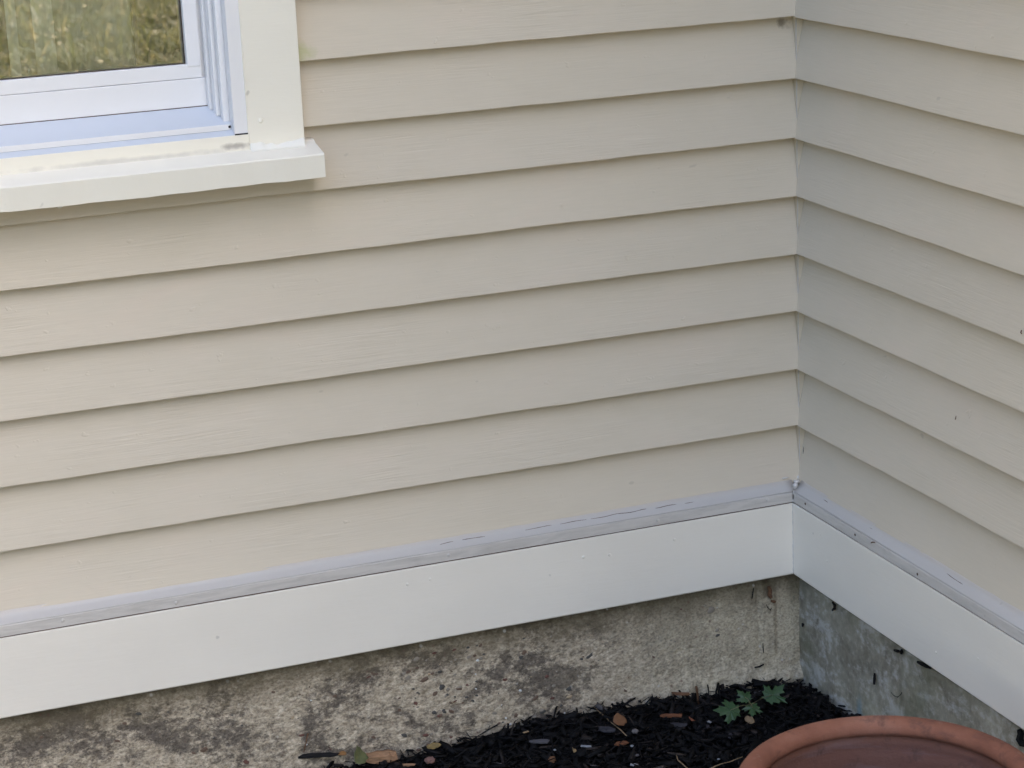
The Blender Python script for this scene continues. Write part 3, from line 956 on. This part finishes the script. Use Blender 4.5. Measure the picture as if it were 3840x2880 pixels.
# ------------------------------------------------------------------ terracotta pot
def lathe(name, prof, centre, m, parent=None, seg=96, ring=False):
    bm = bmesh.new()
    rings = []
    for r, z in prof:
        rings.append([bm.verts.new((centre[0] + r * math.cos(2 * math.pi * s / seg), centre[1] + r * math.sin(2 * math.pi * s / seg), z)) for s in range(seg)])
    for a, b_ in zip(rings, rings[1:] + ([rings[0]] if ring else [])):
        for s in range(seg):
            bm.faces.new((a[s], a[(s + 1) % seg], b_[(s + 1) % seg], b_[s]))
    if not ring:
        bm.faces.new(rings[0]); bm.faces.new(rings[-1])
    return from_bm(name, bm, m, parent, True)
PC = (-0.350, -0.926)
pot = bpy.data.objects.new("flower_pot", None)
pot.location = (0, 0, 0)
COL.objects.link(pot)
tag(pot, "empty round terracotta pot with a thick rolled rim in the mulch", "pot")
ri = []
RZ = -0.191
for k in range(0, 13):
    a = -1.25 + k / 12 * (math.pi + 1.7)
    ri.append((0.1905 + 0.0175 * math.cos(a), RZ - 0.0155 + 0.0155 * math.sin(a)))
lathe("rim", ri, PC, M_TERRA, pot, ring=True)
body = [(0.118, -0.482), (0.128, -0.476), (0.150, -0.38), (0.174, -0.27), (0.187, -0.218), (0.188, -0.205), (0.1845, -0.205)]
inner = []
for k in range(40):
    t = k / 39
    z = -0.206 - t * 0.246
    inner.append((0.1835 - 0.062 * t ** 1.15 + 0.0009 * math.sin(t * 62) + 0.0006 * math.sin(t * 150), z))
body += inner + [(0.118, -0.462), (0.012, -0.464)]
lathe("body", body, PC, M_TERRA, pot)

# ------------------------------------------------------------------ unproject a photo point onto a plane of the place
def ray_at(px, py, axis, val):
    d = F_ + R_ * ((px - 1920) / 8321.1244) + U_ * ((1440 - py) / 8321.1244)
    t = (val - CAM[axis]) / d[axis]
    return CAM + d * t

def on_ground(px, py, lift=0.012):
    p = ray_at(px, py, 2, -0.47)
    for _ in range(3):
        p = ray_at(px, py, 2, float(ground_z(p.x, p.y)) + lift)
    if p.y > -0.004:
        p = ray_at(px, py, 1, -0.006)
    if p.x > -0.004:
        p = ray_at(px, py, 0, -0.006)
    return p

# ------------------------------------------------------------------ seedling
def leaf_bm(bm, pts, size, centre, rot, curl=0.12):
    """maple-like blade: outline fanned round its middle, folded along the midrib"""
    mid = bm.verts.new(centre)
    ring = []
    for x, y in pts:
        z = -curl * abs(x) + 0.05 * math.sin(5 * x + 3 * y)
        ring.append(bm.verts.new(centre + rot @ Vector((x * size, y * size, z * size))))
    for i in range(len(ring)):
        bm.faces.new((mid, ring[i], ring[(i + 1) % len(ring)]))
half = [(0.0, -0.42), (0.10, -0.36), (0.30, -0.40), (0.22, -0.26), (0.46, -0.14), (0.40, -0.04), (0.66, 0.16), (0.48, 0.17), (0.46, 0.30), (0.26, 0.16), (0.16, 0.20), (0.26, 0.44), (0.14, 0.44), (0.0, 0.72)]
MAPLE = half + [(-x, y) for x, y in half[-2:0:-1]]
def leaf_material(name, col, rough=0.5):
    m, nt, b = mat(name)
    n = noise(nt, coords(nt), 160, 4)
    nt.links.new(mix(nt, 1.0, col + (1,), ramp(nt, n, [(0.25, g(0.75)), (0.75, g(1.25))]), 'MULTIPLY'), b.inputs["Base Color"])
    b.inputs["Roughness"].default_value = rough
    bump(nt, b, n, 0.3, 0.001)
    return m
M_LEAF = leaf_material("maple_green", (0.021, 0.054, 0.014))
M_STEM = leaf_material("seedling_stem", (0.12, 0.10, 0.04))
seed = bpy.data.objects.new("maple_seedling", None)
COL.objects.link(seed)
tag(seed, "small green maple seedling with lobed leaves rising from the mulch", "seedling")
base = on_ground(2815, 2700, 0.004)
crown = base + Vector((0.0, -0.002, 0.030))
bm = bmesh.new()
tube(bm, [base - Vector((0, 0, 0.01)), base.lerp(crown, 0.5) + Vector((0.002, 0, 0)), crown], [0.0012, 0.001, 0.0009])
LV = [((2899, 2606), 0.040, 0.9, 0.55), ((2793, 2614), 0.026, -0.6, 0.45), ((2738, 2664), 0.040, -1.5, 0.5), ((2822, 2655), 0.027, -2.9, 0.6)]
for (px, py), size, yaw, tilt in LV:
    p = ray_at(px, py, 1, base.y + (0.012 if py < 2640 else -0.006))
    if p.z < base.z + 0.012: p.z = base.z + 0.012
    tube(bm, [crown, crown.lerp(p, 0.5) + Vector((0, 0, 0.003)), p], [0.0007, 0.0006, 0.0005])
from_bm("stem", bm, M_STEM, seed, True)
for i, ((px, py), size, yaw, tilt) in enumerate(LV):
    p = ray_at(px, py, 1, base.y + (0.012 if py < 2640 else -0.006))
    if p.z < base.z + 0.012: p.z = base.z + 0.012
    bm = bmesh.new()
    rot = Matrix.Rotation(-0.25, 3, 'Z') @ Matrix.Rotation(tilt, 3, 'X') @ Matrix.Rotation(-yaw, 3, 'Z')
    leaf_bm(bm, MAPLE, size * 1.06, p, rot)
    o = from_bm("leaf", bm, M_LEAF, seed, False)
    md = o.modifiers.new("thick", 'SOLIDIFY'); md.thickness = 0.0003

# ------------------------------------------------------------------ litter lying on the mulch
def wood_bm(L, W, T, seed_, segs=5):
    """splintered chip lying along x"""
    bm = bmesh.new()
    q = random.Random(seed_)
    rings = []
    for i in range(segs + 1):
        t = i / segs
        k = (0.55 + 0.4 * q.random()) if i in (0, segs) else q.uniform(0.85, 1.1)
        ring = []
        for a in range(6):
            an = 2 * math.pi * a / 6 + 0.3
            ring.append(bm.verts.new((L * (t - 0.5) + q.uniform(-0.10, 0.10) * L * (i in (0, segs)), W * 0.5 * k * math.cos(an) * q.uniform(0.82, 1.12), T * 0.5 * math.copysign(abs(math.sin(an)) ** 0.6, math.sin(an)) * k * q.uniform(0.8, 1.15))))
        rings.append(ring)
    for r0, r1 in zip(rings, rings[1:]):
        for s in range(6):
            bm.faces.new((r0[s], r0[(s + 1) % 6], r1[(s + 1) % 6], r1[s]))
    bm.faces.new(rings[0]); bm.faces.new(rings[-1])
    return bm

def place(o, p, yaw=0.0, pitch=0.0, roll=0.0):
    o.location = p
    o.rotation_euler = (roll, pitch, yaw)
    return o

def wood_mat(name, col):
    m, nt, b = mat(name)
    n = noise(nt, coords(nt, (25, 260, 260)), 2.0, 4, 0.6)
    nt.links.new(mix(nt, 1.0, col + (1,), ramp(nt, n, [(0.3, g(0.62)), (0.6, g(1.15))]), 'MULTIPLY'), b.inputs["Base Color"])
    b.inputs["Roughness"].default_value = 0.85
    b.inputs["Specular IOR Level"].default_value = 0.2
    bump(nt, b, n, 0.7, 0.002)
    return m
W_TAN = wood_mat("raw_tan_wood", (0.29, 0.165, 0.09))
W_GREY = wood_mat("weathered_grey_wood", (0.036, 0.033, 0.037))
W_PALE = wood_mat("bleached_wood", (0.075, 0.070, 0.074))
W_BROWN = wood_mat("brown_bark", (0.135, 0.070, 0.038))
W_ORANGE = wood_mat("orange_bark", (0.14, 0.056, 0.027))
W_BLACK = wood_mat("black_bark", (0.011, 0.010, 0.010))
W_STRAW = wood_mat("straw", (0.24, 0.165, 0.095))
W_WHITE = flat("white_flake", (0.21, 0.215, 0.225), 0.4)

PXM = 1 / 2440.0    # metres per photo pixel near the bed
LITTER = [  # name, label, cat, px, py, length px, width px, thickness px, yaw, material, lift
    ("wood_chunk", "broken tan wood chunk with splintered grain beside the black bark stick", "wood", 1428, 2838, 116, 44, 44, 0.03, W_TAN, 0.020),
    ("bark_stick", "long black bark stick lying against the foundation left of the tan wood chunk", "stick", 1196, 2832, 150, 20, 16, -0.05, W_BLACK, 0.026),
    ("wood_chip", "small flat tan chip just right of the tan wood chunk", "wood chip", 1533, 2868, 50, 10, 8, -0.1, W_TAN, 0.016),
    ("wood_chip", "grey weathered wood chip below the orange dry leaf", "wood chip", 2273, 2735, 72, 24, 12, -0.35, W_GREY, 0.018),
    ("wood_chip", "long bleached grey chip left of the white flakes", "wood chip", 2022, 2780, 74, 18, 10, -0.15, W_PALE, 0.018),
    ("wood_chip", "reddish brown chip between the straw stem's lower end and the white stone", "wood chip", 2330, 2787, 52, 18, 10, 0.2, W_ORANGE, 0.018),
    ("bark_strip", "orange brown bark strip left of the orange leaf scrap", "bark", 2517, 2684, 82, 17, 10, -0.12, W_ORANGE, 0.018),
    ("bark_strip", "flat brown bark strip lodged at the foot of the foundation wall", "bark", 2552, 2602, 70, 16, 8, -0.25, W_BROWN, 0.020),
    ("wood_flake", "bright white sliver in the middle of the mulch", "wood flake", 2197, 2798, 40, 9, 6, -0.25, W_WHITE, 0.018),
    ("wood_flake", "bright white flake at the bottom edge below the pale oval chip", "wood flake", 2377, 2868, 30, 10, 6, -0.3, W_WHITE, 0.016),
    ("wood_chip", "pale oval chip above the white flake at the bottom edge", "wood chip", 2382, 2830, 30, 13, 8, -0.8, W_PALE, 0.017),
    ("wood_flake", "small white sliver left of the seedling's lowest leaf", "wood flake", 2660, 2707, 20, 8, 6, -0.9, W_WHITE, 0.018),
    ("wood_chip", "dark brown chip left of the tan curled leaf", "wood chip", 2071, 2848, 46, 22, 10, 1.3, W_BROWN, 0.016),
    ("wood_chip", "brownish rounded chip beneath the yellow leaf", "wood chip", 1612, 2850, 36, 26, 18, 0.5, wood_mat("dull_red_wood", (0.19, 0.105, 0.085)), 0.020),
    ("wood_chip", "small pale triangular chip right of the grey chip", "wood chip", 2382, 2742, 26, 18, 8, 0.8, wood_mat("greyish_wood", (0.14, 0.125, 0.12)), 0.018),
    ("root_piece", "knobbly grey root piece below the orange bark strip", "root", 2545, 2718, 66, 15, 12, -0.3, W_GREY, 0.018),
    ("wood_chip", "slim tan chip at the tip of the mulch mound", "wood chip", 1972, 2745, 26, 7, 5, 0.5, W_STRAW, 0.018),
    ("wood_chip", "thin dark grey chip lying in front of the seedling", "wood chip", 2640, 2726, 44, 16, 10, 0.05, W_GREY, 0.014),
    ("wood_chip", "faint grey upright chip left of the pot rim", "wood chip", 2738, 2760, 44, 12, 8, 1.2, W_GREY, 0.016),
]
for i, (nm, lb, ct, px, py, L, W, T, yaw, m, lift) in enumerate(LITTER):
    o = from_bm(nm, wood_bm(L * PXM, W * PXM * 1.4, T * PXM, 400 + i), m, None, False)
    place(o, on_ground(px, py, lift), yaw - 0.28, 0.0, 0.25)
    tag(o, lb, ct, "wood bits on the mulch")

def stone(px, py, rpx, label, m, lift=0.016):
    bm = bmesh.new()
    bmesh.ops.create_icosphere(bm, subdivisions=2, radius=1)
    q = random.Random(int(px))
    for v in bm.verts:
        v.co = Vector((v.co.x * 1.2, v.co.y, v.co.z * 0.7)) * (rpx * PXM) * q.uniform(0.9, 1.1)
    o = from_bm("pebble", bm, m, None, True)
    o.location = on_ground(px, py, lift)
    tag(o, label, "pebble", "pale pebbles on the mulch")
stone(2370, 2797, 7, "tiny bright white pebble right of the reddish chip", W_WHITE)
stone(2695, 2847, 6, "tiny bluish white pebble left of the pot rim", W_WHITE)
stone(2080, 2812, 6, "tiny pale pebble beside the tan curled leaf", W_WHITE)

def dry_leaf(name, label, px, py, size_px, col, yaw, seed_, lift=0.02, tilt=0.4, slim=0.55):
    bm = bmesh.new()
    q = random.Random(seed_)
    n, w = 8, 5
    G = []
    S = size_px * PXM
    for i in range(n + 1):
        t = i / n
        hw = slim * math.sin(math.pi * min(1, 0.06 + 0.94 * t)) ** 0.8 * 0.5 * (1 + 0.25 * q.uniform(-1, 1))
        row = []
        for j in range(w + 1):
            s = 2 * j / w - 1
            z = 0.22 * s * s * hw * 2 + 0.10 * math.sin(3.2 * t + seed_) + q.uniform(-0.02, 0.02)
            row.append(bm.verts.new(((t - 0.5) * S, s * hw * S, z * S)))
        G.append(row)
    for i in range(n):
        for j in range(w):
            bm.faces.new((G[i][j], G[i + 1][j], G[i + 1][j + 1], G[i][j + 1]))
    o = from_bm(name, bm, leaf_material(label.split()[0] + "_leaf_%d" % seed_, col, 0.75), None, True)
    md = o.modifiers.new("thick", 'SOLIDIFY'); md.thickness = 0.0005
    place(o, on_ground(px, py, lift), yaw, 0.0, tilt)
    tag(o, label, "leaf", "dry leaves in the mulch")
dry_leaf("dry_leaf", "orange brown crumpled leaf crossed by a straw stem", 2325, 2704, 66, (0.15, 0.066, 0.026), 0.1, 1, 0.024, 0.7, 0.95)
dry_leaf("dry_leaf", "small bright orange leaf scrap left of the seedling", 2591, 2698, 40, (0.20, 0.062, 0.028), 1.1, 2, 0.022, 0.6, 0.85)
dry_leaf("dry_leaf", "tan curled dead leaf hanging below the seedling", 2812, 2700, 62, (0.19, 0.125, 0.065), -1.35, 3, 0.020, 1.0, 0.48)
dry_leaf("dry_leaf", "yellowed leaf tucked in the mulch right of the tan wood chunk", 1628, 2797, 60, (0.15, 0.10, 0.03), -0.2, 4, 0.024, 0.6, 0.5)
dry_leaf("dead_leaf", "olive green wilted leaf draped on the tan wood chunk", 1345, 2836, 100, (0.105, 0.115, 0.045), 1.2, 5, 0.034, 0.9, 0.75)
dry_leaf("dry_leaf", "tan curled leaf near the bottom left of the mulch", 2150, 2814, 34, (0.28, 0.19, 0.09), 1.3, 6, 0.020, 0.7, 0.6)
dry_leaf("dry_leaf", "dark red curled leaf bit standing on the bark stick", 1235, 2808, 30, (0.085, 0.035, 0.028), 1.4, 7, 0.030, 1.0, 0.6)
dry_leaf("dry_leaf", "amber leaf scrap between the bark stick and the wilted leaf", 1284, 2826, 40, (0.24, 0.12, 0.04), 0.2, 8, 0.034, 0.7, 0.6)

def stem(name, label, cat, pts, r0, r1, m, group=None):
    bm = bmesh.new()
    n = len(pts)
    tube(bm, pts, [r0 + (r1 - r0) * i / (n - 1) for i in range(n)], 6)
    o = from_bm(name, bm, m, None, True)
    return tag(o, label, cat, group)
def seg3(a, b_, k, sag=0.002, seed_=0):
    q = random.Random(seed_)
    return [a.lerp(b_, t / k) + Vector((q.uniform(-1, 1), q.uniform(-1, 1), q.uniform(-1, 1))) * sag * (0 < t < k) for t in range(k + 1)]
GT = "stems and twigs in the mulch"
stem("straw_stem", "thin straw stem leaning across the orange crumpled leaf", "stem", seg3(ray_at(2227, 2650, 1, -0.01), on_ground(2350, 2760, 0.020), 6, 0.0008, 1), 0.0006, 0.0010, W_STRAW, GT)
stem("twig", "dark upright twig standing before the pale concrete near the seedling", "twig", seg3(on_ground(2621, 2648, 0.005), ray_at(2611, 2575, 1, on_ground(2621, 2648).y), 4, 0.0008, 2), 0.0017, 0.0022, W_BROWN, GT)
stem("twig", "short black twig against the foundation left of the seedling", "twig", seg3(ray_at(2684, 2625, 1, -0.02), ray_at(2690, 2574, 1, -0.012), 3, 0.001, 3), 0.0028, 0.0012, W_BLACK, GT)
stem("twig", "thin brown twig standing above the bark stick", "twig", seg3(ray_at(1139, 2822, 1, -0.012), ray_at(1155, 2750, 1, -0.004), 4, 0.0008, 4), 0.0008, 0.0014, W_BROWN, GT)
stem("straw_stem", "tan straw poking out from under the pot rim", "stem", seg3(on_ground(2660, 2884, 0.022), on_ground(2785, 2838, 0.024), 5, 0.0012, 5), 0.0012, 0.0008, W_STRAW, GT)
stem("root_thread", "pale crooked root thread near the bottom edge", "root", [on_ground(2536, 2832, 0.02), on_ground(2542, 2850, 0.021), on_ground(2556, 2862, 0.021), on_ground(2578, 2882, 0.02)], 0.0012, 0.0009, W_STRAW, GT)

# bits of bark clinging to the concrete
GC = "bark bits stuck to the foundation"
def cling(label, pts_px, axis, r, m=None, val=-0.0015):
    pts = [ray_at(x, y, axis, val) for x, y in pts_px]
    n = len(pts)
    bm = bmesh.new()
    tube(bm, pts, [r * (0.45 + 0.55 * math.sin(math.pi * (i + 0.5) / n)) for i in range(n)], 6)
    o = from_bm("bark_shred", bm, m or W_BLACK, None, False)
    tag(o, label, "bark", GC)
cling("black bark shred under the right skirt board nearest the corner", [(3122, 2258), (3130, 2270), (3129, 2282), (3122, 2288)], 0, 0.0030)
cling("hooked black bark shred under the right skirt board, second from the corner", [(3354, 2438), (3368, 2442), (3380, 2448), (3382, 2436)], 0, 0.0032)
cling("long black bark shred under the right skirt board, third from the corner", [(3441, 2482), (3458, 2490), (3474, 2498), (3490, 2504)], 0, 0.0034)
cling("upright black bark sliver in the middle of the right foundation", [(3280, 2525), (3279, 2545), (3278, 2566)], 0, 0.0026)
cling("fine curved root on the pale streaks of the right foundation", [(3342, 2597), (3354, 2610), (3366, 2614), (3378, 2604), (3382, 2596)], 0, 0.0009)
cling("large black bark clump under the right skirt board at the photo edge", [(3822, 2735), (3828, 2752), (3823, 2772), (3832, 2788), (3845, 2794)], 0, 0.0060)
cling("tiny black speck beside the inner corner of the right foundation", [(3009, 2337), (3011, 2343), (3010, 2349)], 0, 0.0024)
cling("thin dark twig lying across the left foundation near the corner", [(2830, 2503), (2848, 2500), (2864, 2491)], 1, 0.0018)
cling("curled dark root high on the left foundation near the corner", [(2874, 2268), (2880, 2280), (2890, 2288), (2893, 2280)], 1, 0.0010)
cling("dark leaf bit below the skirt board corner on the left foundation", [(2892, 2253), (2901, 2256), (2908, 2257)], 1, 0.0030, W_BROWN)
cling("dark damp crumb just under the left skirt board near the corner", [(2882, 2200), (2888, 2214), (2886, 2232), (2892, 2242)], 1, 0.0042, W_BROWN)
cling("slim dark stain twig at the left fin of the left foundation", [(2826, 2205), (2823, 2225), (2820, 2245)], 1, 0.0012)
cling("short vertical root between the fins of the left foundation", [(2861, 2412), (2862, 2432), (2864, 2448)], 1, 0.0010)

# specks on the painted boards
def speck(label, px, py, axis, r, pts=None, val=0.0):
    pts = [ray_at(x, y, axis, val) for x, y in (pts or [(px - 2, py - 4), (px, py), (px + 1, py + 4)])]
    bm = bmesh.new()
    n = len(pts)
    tube(bm, pts, [r * (0.4 + 0.6 * math.sin(math.pi * (i + 0.5) / n)) for i in range(n)], 6)
    o = from_bm("dirt_speck", bm, W_BROWN, None, True)
    tag(o, label, "speck", "specks on the siding")
speck("dark seed at the top of a faint scuff on the right wall", 3584, 1566, 0, 0.0008, [(3585, 1560), (3584, 1567), (3582, 1573)], 0.0045)
speck("small dark insect on the right wall at the photo edge", 3829, 1243, 0, 0.0011, [(3831, 1238), (3828, 1246), (3831, 1252)], 0.001)
speck("small black insect on the right skirt board's cap", 3274, 2035, 0, 0.0011, [(3266, 2036), (3272, 2033), (3281, 2034)], -0.022)

# ------------------------------------------------------------------ lawn behind the photographer (seen in the glass)
def grass(name, n, xr, yr, h0, h1, w, seed_, lean=0.45):
    q = np.random.default_rng(seed_)
    x = q.uniform(*xr, n); y = q.uniform(*yr, n)
    clump = 0.5 + 0.5 * vnoise2(x * 2.2, y * 2.2, 8)
    H = (h0 + (h1 - h0) * q.uniform(0, 1, n) ** 2) * (0.5 + clump)
    a = q.uniform(0, 2 * np.pi, n); ln = q.uniform(0.1, lean * 2, n) * H
    wv = w * q.uniform(0.6, 1.4, n)
    dx, dy = np.cos(a), np.sin(a)
    sx, sy = -np.sin(a) * wv / 2, np.cos(a) * wv / 2
    z0 = np.full(n, -0.56)
    P = np.stack([
        np.stack([x - sx, y - sy, z0], -1), np.stack([x + sx, y + sy, z0], -1),
        np.stack([x + dx * ln * .4 + sx * .8, y + dy * ln * .4 + sy * .8, z0 + H * .65], -1),
        np.stack([x + dx * ln * .4 - sx * .8, y + dy * ln * .4 - sy * .8, z0 + H * .65], -1),
        np.stack([x + dx * ln + sx * .15, y + dy * ln + sy * .15, z0 + H], -1),
        np.stack([x + dx * ln - sx * .15, y + dy * ln - sy * .15, z0 + H], -1)], 1)
    b = 6 * np.arange(n)[:, None]
    F = np.concatenate([b + np.array([[0, 1, 2, 3]]), b + np.array([[3, 2, 4, 5]])])
    o = from_np(name, P.reshape(-1, 3), F, M_BLADE)
    return o
gr = grass("lawn_grass", 110000, (-0.9, 3.4), (-16.0, -6.5), 0.03, 0.07, 0.006, 5, 1.0)
tag(gr, "rough sunlit lawn grass seen mirrored in the window glass", "grass", kind="stuff")
tl = grass("tall_grass", 700, (-0.4, 2.6), (-15.0, -9.6), 0.10, 0.24, 0.009, 6, 0.9)
tag(tl, "taller seedy grass stalks seen mirrored in the window glass", "grass", kind="stuff")

# ------------------------------------------------------------------ unseen trees added to block low sky light
def blocker_tree_meshes(seed_, h, rad, mt, ml):
    q = random.Random(seed_)
    bm = bmesh.new()
    tube(bm, [(0, 0, -0.6), (0.05, 0.02, h * 0.2), (-0.04, 0.05, h * 0.45), (0.02, 0, h * 0.8)], [0.24, 0.19, 0.14, 0.05], 8)
    ends = []
    for i in range(9):
        a = i * 2.4; z0 = h * (0.25 + 0.05 * i); l = rad * q.uniform(0.5, 0.8)
        e = Vector((math.cos(a) * l, math.sin(a) * l, z0 + l * 0.6))
        tube(bm, [(0, 0, z0), (e.x * 0.5, e.y * 0.5, z0 + l * 0.22), e], [0.08, 0.05, 0.02], 5)
        ends.append(e)
    me = bpy.data.meshes.new("trunk"); bmesh.ops.recalc_face_normals(bm, faces=bm.faces); bm.to_mesh(me); bm.free(); me.materials.append(mt)
    r = np.random.default_rng(seed_)
    cl = np.array([tuple(e) for e in ends] + [(q.uniform(-.6, .6) * rad, q.uniform(-.6, .6) * rad, h * q.uniform(0.3, 0.98)) for _ in range(26)])
    n = 5200
    k = r.integers(0, len(cl), n)
    d = r.normal(0, 1, (n, 3)); d /= np.linalg.norm(d, axis=1)[:, None]
    C = cl[k] + d * (rad * 0.36 * r.uniform(0.4, 1, n) ** 0.5)[:, None]
    A = r.normal(0, 1, (n, 3)); A /= np.linalg.norm(A, axis=1)[:, None]
    B = np.cross(A, r.normal(0, 1, (n, 3))); B /= np.linalg.norm(B, axis=1)[:, None]
    w = r.uniform(0.09, 0.2, n)[:, None]
    V = np.stack([C - A * w, C + B * w * 0.6, C + A * w, C - B * w * 0.6], 1).reshape(-1, 3)
    F = np.arange(4 * n).reshape(n, 4)
    o = from_np("crown", V, F, ml)
    m2 = o.data
    bpy.data.objects.remove(o)
    return me, m2
M_BARK = flat("blocker_bark", (0.10, 0.075, 0.055), 0.9)
M_FOL = flat("blocker_foliage", (0.055, 0.072, 0.028), 0.6, 0.3, 0.4, 0.8)
TM = [blocker_tree_meshes(900 + i, 11.5 + i, 3.9 + 0.3 * i, M_BARK, M_FOL) for i in range(3)]
for i, a in enumerate((165, 181, 197, 212, 226, 236, 246, 257, 268, 279, 150, 128)):
    rr_ = (28, 27, 26, 25, 24, 30, 36, 38, 38, 38, 60, 60)[i]
    root = bpy.data.objects.new("blocker_tree", None)
    COL.objects.link(root)
    root.location = (rr_ * math.sin(math.radians(a)), rr_ * math.cos(math.radians(a)), -0.56)
    root.rotation_euler = (0, 0, i * 1.3)
    side = ("behind the lawn", "beyond the lawn on the window side", "far off beyond the sunny end of the yard")[0 if i < 4 else (1 if i < 10 else 2)]
    tag(root, "leafy sky blocker added out of view " + side, "blocker_tree", "added trees blocking low sky")
    link(bpy.data.objects.new("trunk", TM[i % 3][0]), root)
    link(bpy.data.objects.new("crown", TM[i % 3][1]), root)

q = np.random.default_rng(77)
n = 900
C = np.stack([q.uniform(-0.9, 3.2, n), q.uniform(-15, -7, n), np.full(n, -0.515) + q.uniform(0, 0.03, n)], -1)
a = q.uniform(0, 6.28, n); L = q.uniform(0.02, 0.055, n); W = L * q.uniform(0.3, 0.7, n)
d1 = np.stack([np.cos(a), np.sin(a), q.normal(0, 0.35, n)], -1) * L[:, None] / 2
d2 = np.stack([-np.sin(a), np.cos(a), q.normal(0, 0.5, n)], -1) * W[:, None] / 2
V = np.stack([C - d1, C + d2, C + d1, C - d2], 1).reshape(-1, 3)
M_FALL = flat("fallen_leaf", (0.42, 0.31, 0.16), 0.7, 0.3, 0.5, 30)
fl = from_np("fallen_leaves", V, np.arange(4 * n).reshape(n, 4), M_FALL)
tag(fl, "pale fallen leaves strewn over the lawn mirrored in the window", "leaves", kind="stuff")
